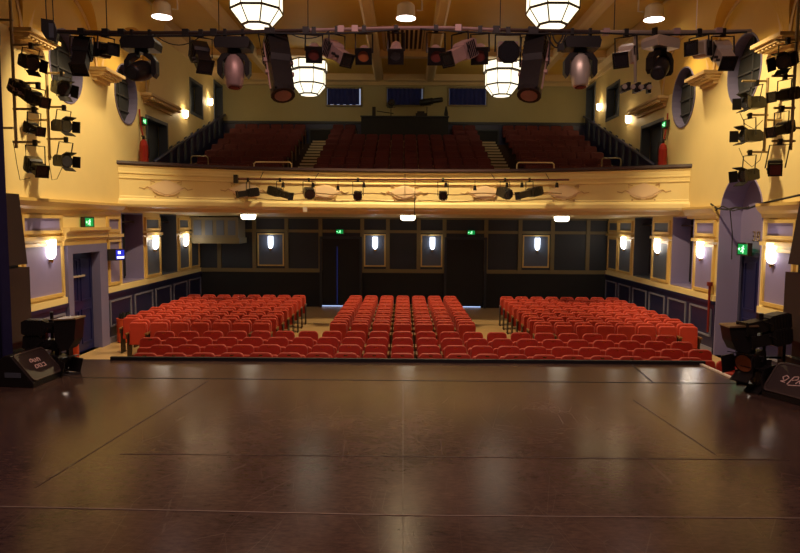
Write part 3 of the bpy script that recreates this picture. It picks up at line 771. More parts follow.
for i, (x, lab) in enumerate(((-5.0, 'left outer pale sconce on the stalls back wall'), (-1.06, 'pale sconce left of centre on the stalls back wall'), (1.1, 'pale sconce right of centre on the stalls back wall'), (5.05, 'right outer pale sconce on the stalls back wall'))):
    c = sc2 if i == 0 else dup(sc2, (0, 0, 0), '')
    c.location = (x, yB-.075, 2.44); c['label'] = lab; c['group'] = 'sconces on the stalls back wall'
    light('rear_sconce_glow', 'POINT', (x, yB-.35, 2.5), 1.2, (.85, .9, 1), shadow_soft_size=.06)
# drum lights under the balcony
dr = thing('soffit_drum_light', '', 'ceiling light', group='drum lights under the balcony')
MB().lathe([(.16, -.16), (.23, -.13), (.25, -.02), (.25, 0)], 16).build('glass_drum', 'drumglow', dr)
MB().lathe([(.26, 0), (.26, .03)], 16).build('rim', 'lead', dr)
for i, (px, lab) in enumerate(((248.5, 'left'), (407.5, 'middle'), (560.5, 'right'))):
    x = (px-403)*21.3/650; c = dr if i == 0 else dup(dr, (0, 0, 0), '')
    c.location = (x, 21.3, 3.44); c['label'] = '%s of the three glowing drum lights beneath the balcony' % lab
# ceiling vent grille
g = thing('ceiling_vent', 'pale slatted ventilation grille in the ceiling between the central beams', 'vent', (0, 22.4, 9.38))
MB().rectframe(-.75, .75, -1.4, 1.4, .1, -.06, 0, 'z').build('frame', 'rib', g)
for i in range(9): MB().box((-.60+i*.15-.03, -1.3, -.05), (-.60+i*.15+.03, 1.3, -.01)).build('slat', 'rib', g)
MB().box((-.66, -1.3, -.008), (.66, 1.3, -.002)).build('backing', 'carpet', g)

# ---------------- signs
def exit_sign(loc, rz, lab, w_=.46, h=.22, hood='seatmetal'):
    g = thing('exit_sign', lab, 'exit sign', loc); g.rotation_euler = (0, 0, rz)
    MB().rectframe(-w_/2-.03, w_/2+.03, -h/2-.03, h/2+.03, .03, -.10, 0).build('housing', hood, g)
    MB().box((-w_/2, -.09, -h/2), (w_/2, -.02, h/2)).build('green_panel', 'exitgreen', g)
    m = MB(); y = -.095
    k = h/.22
    m.lathe([(.018*k, y-.003), (.018*k, y)], 10, (.03*k, 0, .065*k), 'y')
    for a, b in (((.02, .045), (-.01, -.01)), ((-.01, -.01), (.03, -.04)), ((.03, -.04), (.02, -.085)), ((-.01, -.01), (-.04, -.05)), ((-.04, -.05), (-.08, -.05)), ((.02, .04), (-.04, .03)), ((.02, .04), (.06, .0))):
        m.cyl((a[0]*k, y, a[1]*k), (b[0]*k, y, b[1]*k), .011*k, n=6)
    m.build('running_figure', 'exitfig', g)
    m = MB(); m.cbox((-.14*k, y, 0), (.07*k, .006, .02*k)).prism([(-.17*k, 0), (-.135*k, .035*k), (-.135*k, -.035*k)], y-.003, y+.003); m.build('arrow', 'exitfig', g)
    return g
exit_sign((-HW+.03, 15.7, 3.17), PI/2-.0, 'lit green exit sign above the blue door on the left wall', .42, .20)
exit_sign((HW+.36, 15.3, 2.64), -PI/2, 'lit green exit sign over the door in the arched niche', .44, .24)
exit_sign((-2.38, yB-.10, 2.86), 0, 'dim green exit sign over the left stalls back door', .26, .15)
exit_sign((2.55, yB-.10, 2.86), 0, 'dim green exit sign over the right stalls back door', .26, .15)
exit_sign((-HW+.02, 19.3, 6.12), PI/2, 'small green exit sign beside the circle doorway on the left', .3, .16)
exit_sign((HW-.02, 19.3, 6.12), -PI/2, 'small green exit sign beside the circle doorway on the right', .3, .16)
# small monitor on a bracket, left wall
p = at(113, 254, 17.2)
g = thing('wall_monitor', 'small dark monitor with a blue and white screen on the left wall', 'monitor', (-HW+.24, 16.85, p.z)); g.rotation_euler = (0, 0, .9)
MB().box((-.22, -.03, -.15), (.22, .03, .15)).build('case', 'black', g)
MB().box((-.02, -.036, -.12), (.2, -.03, .12)).build('screen', 'screen', g)
MB().box((.03, -.042, .02), (.10, -.036, .09)).box((.0, -.042, -.10), (.19, -.036, -.045)).build('screen_marks', 'screenw', g)
MB().box((-.05, .03, -.03), (.05, .16, .03)).build('bracket', 'black', g)
# fire extinguishers, bins, hose
for sd, y, lab in ((-1, 19.0, 'tall red fire extinguisher on the left wall at the end of the circle'), (1, 19.15, 'tall red fire extinguisher on the right wall at the end of the circle')):
    g = thing('fire_extinguisher', lab, 'fire extinguisher', (sd*(HW-.18), y, 4.72))
    MB().lathe([(.10, 0), (.12, .03), (.12, .66), (.09, .78), (.03, .84)], 14).build('cylinder', 'redmetal', g, smooth=False)
    MB().box((-.03, -.03, .84), (.03, .03, .93)).box((-.02, -.12, .9), (.02, .02, .94)).build('valve', 'black', g)
    MB().tube([(0, -.03, .88), (-sd*.14, -.03, .85), (-sd*.15, 0, .5), (-sd*.13, 0, .3)], .015).build('hose', 'black', g)
    MB().tube([(sd*.02, .02, .9), (sd*.10, .05, 1.3), (sd*.12, .05, 1.7)], .02).build('hanging_bracket', 'redmetal', g)
p = at(116, 347, 16.9)
g = thing('litter_bin', 'red-orange litter bin with a black bag beside the blue door', 'bin', (-HW+.33, 17.05, 0))
MB().lathe([(.17, 0), (.20, .03), (.205, .6), (.215, .64), (.19, .64)], 20).build('tub', 'redplastic', g, smooth=False)
bg_ = MB()
for i in range(9):
    a = i*2.4; bg_.lathe([(.05, 0), (.07, .05), (.03, .13 + .04*(i % 3))], 6, (.1*math.cos(a), .1*math.sin(a), .6))
bg_.build('black_bag', 'bag', g)
p = at(73.5, 357, 12.2)
g = thing('fire_bucket', 'red bucket-like canister half hidden behind the left floor lanterns', 'canister', (p.x, 12.2, 0))
MB().lathe([(.10, 0), (.10, 1.15), (.08, 1.22)], 14).build('body', 'redplastic', g); MB().lathe([(.04, 1.22), (.04, 1.3)], 8).build('cap', 'black', g)
p = at(711, 318, 16.0)
tag(MB().cyl((0, 0, 0), (0, 0, 1.2), .03, n=8).cyl((0, 0, 1.15), (0, 0, 1.25), .07, n=8).build('hose_pipe', mat('dark_red_paint', (.16, .015, .012), .4), loc=(HW-.12, 16.02, .55)), 'upright dark red pipe on the right wall beside the arched niche', 'pipe')
# sagging cable across the niche mouth
tag(MB().tube([(HW-.10, 16.2, 3.72), (HW-.14, 15.8, 3.60), (HW-.14, 15.3, 3.56), (HW-.14, 14.9, 3.60), (HW-.14, 14.4, 3.56), (HW-.16, 13.8, 3.66), (HW-.2, 12.4, 3.78)], .022)
    .tube([(HW-.12, 15.9, 3.55), (HW-.16, 15.5, 3.65), (HW-.16, 15.0, 3.53), (HW-.16, 14.3, 3.60)], .015).tube([(HW-.10, 15.25, 3.58), (HW+.0, 15.28, 3.0), (HW+.02, 15.3, 2.4)], .012).build('draped_cable', 'cable'), 'tangled black cable strung across the arched niche on the right', 'cable')
tag(MB().tube([(HW-.06, 13.9+.0, 0.95), (HW-.06, 13.9, .96)], .004).build('wall_socket', 'white'), 'tiny pale socket on the right wall', 'socket') if False else None

# ================================================================== LANTERNS
def basis(d):
    """matrix whose +X points along d, Z up-ish"""
    d = Vector(d).normalized(); z = Vector((0, 0, 1)) if abs(d.z) < .95 else Vector((0, 1, 0))
    y = z.cross(d).normalized(); z2 = d.cross(y).normalized()
    return Matrix((d, y, z2)).transposed().to_4x4()
def lantern(kind, hook, body, d, L_=.5, r=.14, label='', m='black', lens='lens', name=None, group=None, doors=True, framem=None):
    """hook: the point on the pipe; body: centre of the housing; d: where it points"""
    hook = Vector(hook); body = Vector(body) - hook; d = Vector(d).normalized()
    names = {'profile': 'profile_spotlight', 'par': 'par_can_lantern', 'fresnel': 'fresnel_lantern', 'long': 'long_profile_spotlight'}
    g = thing(name or names[kind], label, 'stage light', hook, group)
    X = Matrix.Translation(body) @ basis(d)
    def mb(): k = MB(); k.X = X; return k
    # clamp and yoke
    MB().box((-.03, -.035, -.07), (.03, .035, .04)).build('clamp', 'black', g)
    yv = (X.to_3x3() @ Vector((0, 1, 0))); yw = (r*1.25)
    a = body + yv*yw; b = body - yv*yw; top = max(-.07, min(-.07, 0))
    A = Vector((a.x, a.y, top)); B = Vector((b.x, b.y, top))
    cx = Vector((0, 0, top))
    off = Vector((-body.x, -body.y, 0)) * 0
    A2 = cx + yv*yw; B2 = cx - yv*yw; A2.z = B2.z = top
    MB().tube([a, A2, cx, B2, b], .013 if r < .2 else .016, 5).build('yoke', 'black', g)
    if kind in ('profile', 'long'):
        s = r
        mb().prism([(-L_*.5, -s*.8), (-L_*.5, s*.8), (-L_*.42, s*1.05), (-L_*.08, s*1.05), (-L_*.0, s*.8), (0, -s*.8), (-L_*.08, -s*1.05), (-L_*.42, -s*1.05)], -s*.85, s*.85, 'y').build('lamp_housing', m, g)
        fins = mb()
        for i in range(5): x = -L_*.4 + i*L_*.07; fins.box((x, -s*.95, -s*.9), (x+L_*.025, s*.95, s*.9))
        fins.build('cooling_fins', 'black', g)
        tb = mb()
        if kind == 'long': tb.prism([(-.02, -s*.78), (-.02, s*.78), (L_*.46, s*.78), (L_*.46, -s*.78)], -s*.85, s*.85, 'y')
        else: tb.box((-.02, -s*.72, -s*.72), (L_*.5, s*.72, s*.72))
        tb.build('lens_tube', m, g)
        if kind == 'long':
            mb().lathe([(s*.98, L_*.42), (s*1.02, L_*.5)], 14, axis='x').build('front_ring', 'black', g)
            mb().lathe([(s*.72, L_*.5), (s*.72, L_*.505)], 14, axis='x').build('lens', lens, g)
            rr = mb()
            for sy in (-1, 1): rr.tube([(-L_*.4, sy*s*1.0, 0), (L_*.4, sy*s*1.0, 0)], .012, 5).box((-L_*.1, sy*s*1.15-.03, -.03), (-L_*.04, sy*s*1.15+.03, .03)).box((L_*.1, sy*s*1.1-.025, -.025), (L_*.15, sy*s*1.1+.025, .025))
            rr.build('focus_rail', 'grey', g)
        else:
            mb().rectframe(-s*.88, s*.88, -s*.88, s*.88, s*.16, L_*.5, L_*.5+.02, 'x').build('colour_frame', framem or 'black', g)
            mb().box((L_*.5-.004, -s*.7, -s*.7), (L_*.5+.006, s*.7, s*.7)).build('lens', lens, g)
            k = mb()
            for x in (L_*.12, L_*.3): k.cyl((x, -s*.72, 0), (x, -s*.72-.05, 0), .02, n=8)
            k.build('focus_knob', 'black', g)
    elif kind == 'par':
        mb().lathe([(r*.45, -L_*.5), (r*.75, -L_*.42), (r*.85, -L_*.2), (r*1.0, 0), (r*1.0, L_*.42)], 16, axis='x').build('can', m, g, smooth=False)
        o_ = [(-r*1.2, -r*1.2), (r*1.2, -r*1.2), (r*1.2, r*1.2), (-r*1.2, r*1.2)]
        mb().frame(arcsq(r*1.2, 16), arc(0, 0, r*.82, r*.82, 16, PI/4), L_*.42, L_*.42+.025, 'x').build('colour_frame', framem or 'black', g)
        mb().lathe([(r*.84, L_*.425), (r*.84, L_*.43)], 16, axis='x').build('lens', lens, g)
    elif kind == 'fresnel':
        mb().prism([(-L_*.5, -r*.8), (-L_*.5, r*.6), (-L_*.3, r*1.0), (L_*.3, r*1.0), (L_*.3, -r*.95), (-L_*.35, -r*.95)], -r*.9, r*.9, 'y').build('housing', m, g)
        mb().lathe([(r*1.15, L_*.3), (r*1.15, L_*.38)], 8, axis='x', a0=PI/8).build('front_ring', framem or 'black', g)
        mb().lathe([(r*.9, L_*.38), (r*.9, L_*.39)], 16, axis='x').build('lens', lens, g)
        if doors:
            for sy in (-1, 1):
                k = mb(); k.prism([(L_*.38, sy*r), (L_*.38+r*1.3, sy*r*1.55), (L_*.38+r*1.3, sy*(r*1.55+.012)), (L_*.38, sy*(r+.012))], -r*.95, r*.95, 'z'); k.build('barn_door', 'black', g)
                k = mb(); k.prism([(L_*.38, sy*r), (L_*.38+r*1.2, sy*r*1.5), (L_*.38+r*1.2, sy*(r*1.5+.012)), (L_*.38, sy*(r+.012))], -r*.95, r*.95, 'y'); k.build('barn_door', 'black', g)
    for c_ in list(g.children):
        b_ = c_.name.split('.')[0]
        host = {'lens': ('lens_tube', 'can', 'housing'), 'colour_frame': ('lens_tube', 'can'), 'focus_knob': ('lens_tube',), 'front_ring': ('lens_tube', 'housing'), 'barn_door': ('housing',), 'cooling_fins': ('lamp_housing',)}.get(b_)
        if host:
            for h_ in g.children:
                if h_.name.split('.')[0] in host: c_.parent = h_; break
    return g
def arcsq(r, n):
    out = []
    for i in range(n):
        t = PI/4 + 2*PI*i/n; c, s = math.cos(t), math.sin(t); k = r/max(abs(c), abs(s)); out.append((c*k, s*k))
    return out
def moving_head(hook, label, s=1.0, d=(0, -.2, -1), m='black', headm='black', rz=0):
    g = thing('moving_head_light', label, 'moving light', hook); g.rotation_euler = (0, 0, rz)
    b = MB(); b.prism([(-.23*s, -.10*s), (-.26*s, -.16*s), (-.24*s, -.26*s), (.24*s, -.26*s), (.26*s, -.16*s), (.23*s, -.10*s)], -.16*s, .16*s); b.build('base_box', m, g)
    MB().box((-.15, -.035, -.10*s), (-.11, .035, .04)).box((.11, -.035, -.10*s), (.15, .035, .04)).build('clamp', 'black', g)
    MB().lathe([(.10*s, -.30*s), (.10*s, -.26*s)], 14).build('turntable', 'black', g)
    for sx_ in (-1, 1):
        MB().prism([(sx_*.05*s, -.30*s), (sx_*.17*s, -.32*s), (sx_*.235*s, -.42*s), (sx_*.235*s, -.60*s), (sx_*.19*s, -.66*s), (sx_*.165*s, -.60*s), (sx_*.16*s, -.42*s), (sx_*.05*s, -.34*s)], -.07*s, .07*s).build('yoke_arm', 'black', g)
    k = MB(); k.X = Matrix.Translation((0, 0, -.55*s)) @ basis(d)
    k.lathe([(.07*s, -.24*s), (.12*s, -.18*s), (.15*s, -.04*s), (.145*s, .06*s), (.12*s, .22*s), (.10*s, .25*s)], 16, axis='x'); X_ = k.X; hd_ = k.build('head', headm, g, smooth=True)
    k = MB(); k.X = X_; k.lathe([(.085*s, .25*s), (.085*s, .256*s)], 16, axis='x'); k.build('lens', 'lens', hd_)
    return g
YB = 9.7
def pb(px, py, Y=YB): return at(px, py, Y)
# front-of-house bar
bar_pts = [(58, 31.5), (107, 32.5), (160, 33), (220, 32.5), (262, 31.5), (310, 30.3), (360, 29), (400, 28), (450, 28), (500, 30), (560, 31), (600, 32), (700, 32), (751, 31)]
BP = [pb(*p) for p in bar_pts]
def barz(px):
    for (a, b), (A, B) in zip(zip(bar_pts, bar_pts[1:]), zip(BP, BP[1:])):
        if a[0] <= px <= b[0]: return A.lerp(B, (px-a[0])/(b[0]-a[0]))
    return BP[0] if px < 60 else BP[-1]
g = thing('lighting_bar', 'long scaffold lighting bar hung across the hall in front of the ceiling', 'lighting bar', BP[0])
o0 = BP[0]
MB().tube([p-o0 for p in BP[:6]], .027, 10).build('dark_pipe', 'pipe', g)
MB().tube([p-o0 for p in BP[5:10]], .027, 10).build('worn_pipe', 'grey', g)
MB().tube([p-o0 for p in BP[9:12]], .027, 10).build('dark_pipe', 'pipe', g)
MB().tube([p-o0 for p in BP[11:]], .027, 10).build('pale_pipe', 'pipepale', g)
for px in (82, 106, 122, 186, 214, 268, 306, 341, 355, 458, 496, 531, 606, 676, 718):
    p = barz(px)-o0; MB().box((p.x-.045, p.y-.05, p.z-.045), (p.x+.045, p.y+.05, p.z+.045)).build('pipe_clamp', 'black' if px < 330 or 480 < px < 600 else 'grey', g)
for px in (107, 219, 308, 500, 614, 696):
    p = barz(px)-o0; MB().cyl(p, (p.x, p.y, 9.37-o0.z), .007, n=5).build('suspension_wire', 'cable' if px != 696 else 'pipepale', g)
# bar cables
def cablerun(pts, r, lab, m='cable', Y=YB-.05): return tag(MB().tube(pts, r, 5).build('power_cable', m), lab, 'cable')
def droop(px0, px1, sag, r=.009, Y=YB-.06, n=10):
    a = barz(px0); b = barz(px1); out = []
    for i in range(n+1):
        t = i/n; p = a.lerp(b, t); out.append((p.x, Y, p.z - .03 - sag*4*t*(1-t)))
    return out
cablerun(droop(60, 262, .05)+droop(262, 400, .04), .016, 'black cable taped along the left half of the high lighting bar')
cablerun(droop(420, 600, .035)+droop(600, 745, .03), .014, 'black cable taped along the right half of the high lighting bar')
cablerun(droop(155, 205, .16), .008, 'thin cable looping between the two leftmost moving heads')
cablerun(droop(288, 330, .10), .008, 'thin cable drooping right of the long lantern left of centre')
cablerun(droop(546, 566, .22), .012, 'cable loop hanging between the right long lantern and the moving head')
tag(MB().tube([(x, y, z) for x, y, z in droop(551, 563, .16)], .012, 5).box((barz(560).x-.04, YB-.1, barz(560).z-.30), (barz(560).x+.04, YB-.02, barz(560).z-.20)).build('cable_plug', 'cable'), 'black plug dangling on a cable beside the right-hand long lantern', 'plug')
def body_at(px, py): return pb(px, py)
LT = [
 # kind, px hook, body px,py, dir, L, r, mat, lens, label
 ('profile', 82, (82, 56), (.1, -.55, -.8), .55, .13, 'black', 'lens', 'tall black lantern hanging nearly straight down at the left end of the bar'),
 ('profile', 106, (106, 50), (.75, -.6, -.12), .42, .10, 'black', 'lens', 'short black lantern lying level between the leftmost lantern and moving head'),
 ('profile', 201, (201, 57), (.4, -.6, -.65), .52, .13, 'black', 'lens', 'black lantern tilted down to the right between the two left moving heads'),
 ('par', 314, (314, 51), (.12, -.9, -.62), .34, .10, 'grey', 'redgel', 'small can lantern with a dull red gel in front of the left far chandelier'),
 ('profile', 337, (337, 53), (.55, -.6, -.5), .56, .115, 'grey', 'lens', 'worn pinkish lantern angled down right, beside the left far chandelier'),
 ('par', 364, (364, 53), (0, -.92, -.62), .30, .10, 'grey', 'amber', 'small can lantern glowing amber in its square frame, left of the vent'),
 ('par', 396, (396, 51), (0, -.75, -.6), .42, .095, 'grey', 'lens', 'pinkish can lantern with a round black front below the ceiling vent'),
 ('par', 436, (436, 53), (.02, -.92, -.62), .32, .105, 'grey', 'redgel', 'can lantern with brown gel in a square frame, right of the vent'),
 ('profile', 460, (460, 53), (-.6, -.65, -.45), .62, .12, 'grey', 'lens', 'long worn pink lantern pointing down left, right of centre'),
 ('par', 480, (480, 52), (-.15, -.9, -.62), .34, .105, 'grey', 'redgel', 'can lantern with dull brown gel squeezed beside the long pink lantern'),
 ('fresnel', 508, (507.5, 52), (0, -.95, -.25), .36, .145, 'grey', 'lens', 'broad octagonal-fronted lantern above the right far chandelier'),
 ('profile', 626, (626, 56), (-.5, -.75, -.4), .56, .125, 'silver', 'lens', 'pale silver lantern pointing down left beside the hanging rod unit'),
 ('profile', 699, (699, 49), (-.75, -.6, -.12), .44, .115, 'silver', 'lens', 'short silver lantern lying level near the right end of the bar'),
 ('profile', 723, (723, 55), (-.05, -.7, -.6), .50, .125, 'silver', 'lens', 'silver lantern with a dark square front at the right end of the bar'),
]
for kind, ph, bp_, dr_, L_, r, m, ln, lab in LT:
    lantern(kind, barz(ph), pb(*bp_, YB - (.3 if ph == 460 else 0)), dr_, L_, r, lab, m, ln, doors=False)
for px, (bx_, by_), dr_, lab in ((273, (278.5, 65), (.20, -.42, -.9), 'very long dark lantern hanging down left of centre, its lens at the lower end'), (536, (534, 65), (-.20, -.42, -.9), 'very long dark lantern hanging down right of centre, its lens at the lower end')):
    lantern('long', barz(px), body_at(bx_, by_+1), dr_, 1.05, .17, lab, 'black', 'grey', framem='grey')
moving_head(barz(141), 'black moving head light at the left of the bar with its head turned sideways', .98, (-.25, -.9, -.35))
moving_head(barz(234), 'moving head light with a brownish head hanging straight down, left of centre', 1.0, (0, -.12, -1), 'black', 'grey')
moving_head(barz(581), 'moving head light with a pale worn head hanging straight down, right of centre', 1.0, (.03, -.12, -1), 'black', 'silver')
moving_head(barz(661), 'moving head light with silver highlights and tilted head at the right', .92, (-.7, -.5, -.55), 'silver', 'black', .5)
# black box at the bar's left end
p = pb(50, 32); q1 = pb(47, 0)
g = thing('end_loudspeaker', 'small black wedge-shaped loudspeaker on two cables at the left end of the bar', 'loudspeaker', p); g.rotation_euler = (0, 0, .35)
MB().prism([(-.10, .16), (.06, .15), (.11, -.02), (.08, -.16), (-.04, -.12), (-.10, -.02)], -.09, .09).build('cabinet', 'black', g)
MB().box((.0, -.10, -.10), (.06, -.09, .10)).build('front_panel', 'slate', g)
MB().cyl((-.04, 0, .15), (-.06, 0, 2.9), .008, n=5).build('suspension_cable', 'cable', g); MB().cyl((.05, 0, .15), (.02, 0, 2.9), .008, n=5).build('suspension_cable', 'cable', g)
# rod unit right of centre
a = barz(635); b = pb(635, 88)
g = thing('rod_hung_projector', 'cluttered small unit hanging on a pale rod below the right of the bar', 'hanging unit', a)
MB().cyl((0, 0, 0), (b.x-a.x, 0, b.z-a.z+.08), .022, n=8).build('rod', 'pipepale', g)
k = MB(); c = b-a
for i in range(9):
    ax = c.x - .2 + i*.05; k.box((ax-.02, -.08+.03*(i % 3), c.z-.07+.02*(i % 4)), (ax+.03, .06, c.z+.03+.025*(i % 3)))
k.build('unit_body', 'black', g)
k = MB()
for i in range(4): k.cyl((c.x-.18+i*.12, -.1, c.z), (c.x-.18+i*.12, -.06, c.z), .035, n=10)
k.build('lens', 'pipepale', g)

# ---------------- lower bar in front of the balcony
YL = 19.0
def pl(px, py): return at(px, py, YL)
a = pl(238, 179); b = pl(569, 179.7)
g = thing('balcony_lighting_bar', 'thin dark lighting bar running in front of the balcony', 'lighting bar', a)
MB().cyl((0, 0, 0), b-a, .028, n=8).build('pipe', mat('dark_red_pipe', (.12, .03, .025), .45, .3), g)
for px in (260, 315, 405, 495, 549):
    p = pl(px, 179)-a; MB().cyl(p, (p.x, yf(pl(px, 179).x)-YL-.04, .25), .012, n=5).build('stay', 'cable', g)
MB().box((-.12, -.06, -.12), (.0, .06, .12)).build('end_block', 'black', g)
pts = []
for i in range(40):
    px = 240 + i*8.2; p = at(px, 193.5 - .9*math.sin(i*.9), 19.45); p.y = yf(p.x)-.12; pts.append(p)
tag(MB().tube(pts, .017, 5).build('balcony_cable', mat('ochre_cable', (.22, .13, .05), .6)), 'brownish cable slung along the face of the balcony', 'cable')
BL = [(248, (248, 193), (-.8, -.5, -.15), .62, .12, 'profile', 'leftmost dark lantern on the balcony bar, beside its end block'),
      (280, (280, 193), (.85, -.45, -.25), .80, .125, 'profile', 'long dark lantern sloping down right, second on the balcony bar'),
      (309, (309, 193), (.3, -.9, -.3), .42, .14, 'fresnel', 'squat pale-topped lantern, third from left on the balcony bar'),
      (358, (358, 195.5), (0, -.95, -.2), .36, .12, 'fresnel', 'small dark box lantern left of the centre of the balcony bar'),
      (443, (443, 195.5), (0, -.95, -.2), .36, .12, 'fresnel', 'small dark box lantern right of the centre of the balcony bar'),
      (505, (505, 193), (.45, -.8, -.3), .50, .14, 'fresnel', 'squat dark lantern second from the right on the balcony bar'),
      (529.5, (529.5, 193), (-.85, -.45, -.22), .85, .13, 'profile', 'long dark lantern sloping down left, rightmost on the balcony bar')]
for ph, bp_, dr_, L_, r, kind, lab in BL:
    lantern(kind, pl(ph, 179.3), pl(*bp_), dr_, L_, r, lab, 'black' if ph != 309 else 'black', 'lens', doors=False)
for i, (px, w_) in enumerate(((283, 'second'), (313, 'third'), (338, 'gap'), (364, 'fourth'), (446, 'fifth'), (475, 'gap2'), (507, 'sixth'), (522, 'sixth b'), (557, 'end'))):
    p = pl(px, 184 + (3 if px in (338, 475) else 0)); 
    lab = {'second': 'above the long left sloping lantern', 'third': 'right of the squat third lantern', 'gap': 'alone in the gap left of centre', 'fourth': 'right of the small left box lantern', 'fifth': 'right of the small right box lantern', 'gap2': 'alone in the gap right of centre', 'sixth': 'above the squat right lantern', 'sixth b': 'above the long right sloping lantern', 'end': 'near the right end of the bar'}[w_]
    g = thing('cable_connector', 'small black plug hanging on the balcony bar, %s' % lab, 'plug', pl(px, 179.3), 'plugs on the balcony bar')
    h = p.z - g.location.z
    MB().cyl((0, 0, 0), (0, 0, h), .008, n=4).build('lead', 'cable', g); MB().prism([(-.05, h-.1), (.05, h-.1), (.03, h+.04), (-.03, h+.04)], -.03, .03).build('plug_body', 'black', g)
p = pl(415, 180); q_ = pl(415.5, 216)
tag(MB().tube([(0, 0, 0), (0, -.02, -.5), (0, 0, q_.z-p.z)], .012, 5).build('hanging_cable', 'cable', loc=p), 'thin black cable dropping straight down from the centre of the balcony bar', 'cable')
for px in (302,): 
    p = pl(px, 209); tag(MB().box((-.06, -.03, -.07), (.06, .03, .07)).build('fascia_socket', 'white', loc=(p.x, yf(p.x)-.19, p.z)), 'small pale socket box on the lower moulding of the balcony', 'socket box')

# ---------------- side booms
def boom(name_lab, segs, arms, base):
    g = thing('lighting_boom', name_lab, 'lighting boom', base)
    for a, b in segs: MB().cyl(Vector(a)-Vector(base), Vector(b)-Vector(base), .028, n=8).build('pole', 'boompipe', g)
    for a, b in arms: MB().cyl(Vector(a)-Vector(base), Vector(b)-Vector(base), .022, n=8).build('arm', 'boompipe', g)
    return g
YA, YC = 12.3, 13.5
def vert(px, y0, y1, Y):
    a = at(px, y0, Y); b = at(px, y1, Y); a.x = b.x = (a.x+b.x)/2; return a, b
def arm(px0, px1, py, Y): return (at(px0, py, Y), at(px1, py, Y))
A_ = vert(13, -15, 148, YA); B_ = vert(48, 68, 160, YC)
boom('pipe boom nearest the left edge of the picture, fixed to the left wall', [A_], [arm(13, 39, 45, YA), arm(13, 40, 83, YA), arm(13, 38, 109, YA), arm(13, 40, 142, YA), (at(13, 128, YA), Vector((-HW, YA, at(13, 128, YA).z))), (at(13, 20, YA), Vector((-HW, YA, at(13, 20, YA).z)))], A_[1])
boom('shorter pipe boom on the left wall beneath the first round window', [B_], [arm(47, 64, 73, YC), arm(47, 66, 107, YC), arm(47, 67, 139, YC), (at(48, 120, YC), Vector((-HW, YC, at(48, 120, YC).z)))], B_[1])
C_ = vert(795, -15, 150, YA); D_ = vert(766, 78, 152, YC)
boom('pipe boom nearest the right edge of the picture, fixed to the right wall', [C_], [arm(795, 776, 40, YA), arm(795, 772, 76, YA), arm(795, 774, 108, YA), arm(795, 772, 141, YA), (at(795, 128, YA), Vector((HW, YA, at(795, 128, YA).z)))], C_[1])
boom('shorter pipe boom on the right wall beneath the first round window', [D_], [arm(768, 742, 81, YC), arm(768, 747, 115, YC), arm(768, 747, 152, YC), (at(766, 120, YC), Vector((HW, YC, at(766, 120, YC).z)))], D_[1])
BO = [
 ('fresnel', (31, 45), (29, 62), YA, (.75, -.55, -.35), .42, .12, 'black', 'round-backed black lantern, topmost on the leftmost boom'),
 ('long', (22, 83), (24, 92), YA, (.8, -.4, -.5), .72, .12, 'black', 'long black lantern on the leftmost boom, upper of the overlapping pair'),
 ('profile', (38, 85), (37, 99), YA, (.8, -.45, -.35), .50, .11, 'black', 'black lantern on the leftmost boom, lower of the overlapping pair'),
 ('profile', (34, 109), (34, 129), YA, (.8, -.5, -.28), .46, .10, 'black', 'black lantern third down the leftmost boom'),
 ('profile', (35, 142), (36, 167), YA, (.75, -.6, -.35), .56, .135, 'black', 'lowest and broadest lantern on the leftmost boom'),
 ('fresnel', (62, 73), (61, 88), YC, (.7, -.6, -.3), .44, .13, 'black', 'black lantern topmost on the inner left boom, against the round window'),
 ('fresnel', (64, 107), (62, 126), YC, (.85, -.5, -.1), .42, .12, 'black', 'black barn-doored lantern in the middle of the inner left boom'),
 ('fresnel', (66, 139), (63, 161), YC, (.85, -.5, -.1), .36, .12, 'black', 'black barn-doored lantern at the foot of the inner left boom'),
 ('fresnel', (788, 40), (787, 60), YA, (-.75, -.55, -.35), .44, .125, 'black', 'black lantern topmost on the rightmost boom'),
 ('profile', (785, 76), (784, 95), YA, (-.9, -.4, -.2), .66, .11, 'black', 'long dark lantern second down the rightmost boom'),
 ('profile', (782, 108), (781, 129), YA, (-.85, -.45, -.28), .60, .11, 'black', 'long dark lantern third down the rightmost boom'),
 ('profile', (780, 141), (775, 168), YA, (-.45, -.85, -.2), .56, .13, 'black', 'lantern with a dull red front at the foot of the rightmost boom'),
 ('fresnel', (757, 82), (753, 103), YC, (-.95, -.3, -.05), .46, .12, 'black', 'black barn-doored lantern topmost on the inner right boom'),
 ('fresnel', (750, 115), (750, 136), YC, (-.95, -.3, -.02), .46, .12, 'black', 'black barn-doored lantern in the middle of the inner right boom'),
 ('fresnel', (750, 152), (748, 175), YC, (-.9, -.35, -.15), .40, .12, 'black', 'black barn-doored lantern at the foot of the inner right boom'),
]
for kind, hk, bd, Y, dr_, L_, r, m, lab in BO:
    if 'lower of the overlapping' in lab: Y -= .35
    lantern(kind, at(hk[0], hk[1], Y), at(bd[0], bd[1], Y), dr_, L_, r, lab, m, 'redgel' if 'dull red' in lab else 'lens')
def wire(pts, Y, lab): return tag(MB().tube([at(x, y, Y) for x, y in pts], .007, 4).build('hanging_wire', 'cable'), lab, 'cable')
wire([(13, 140), (17, 165), (20, 180), (30, 178)], 12.3, 'thin black wire looping below the leftmost boom')
wire([(48, 150), (52, 158), (60, 158)], 13.6, 'thin black wire running to the lowest lantern of the inner left boom')
wire([(48, 156), (52, 180), (57, 179), (62, 168)], 13.5, 'short black wire curling under the lowest lantern of the inner left boom')
wire([(739, 148), (744, 160), (752, 167), (760, 160), (763, 148)], 13.6, 'thin black wire looping under the middle lantern of the inner right boom')
wire([(740, 113), (745, 124), (754, 129), (763, 120)], 13.6, 'thin black wire looping under the top lantern of the inner right boom')

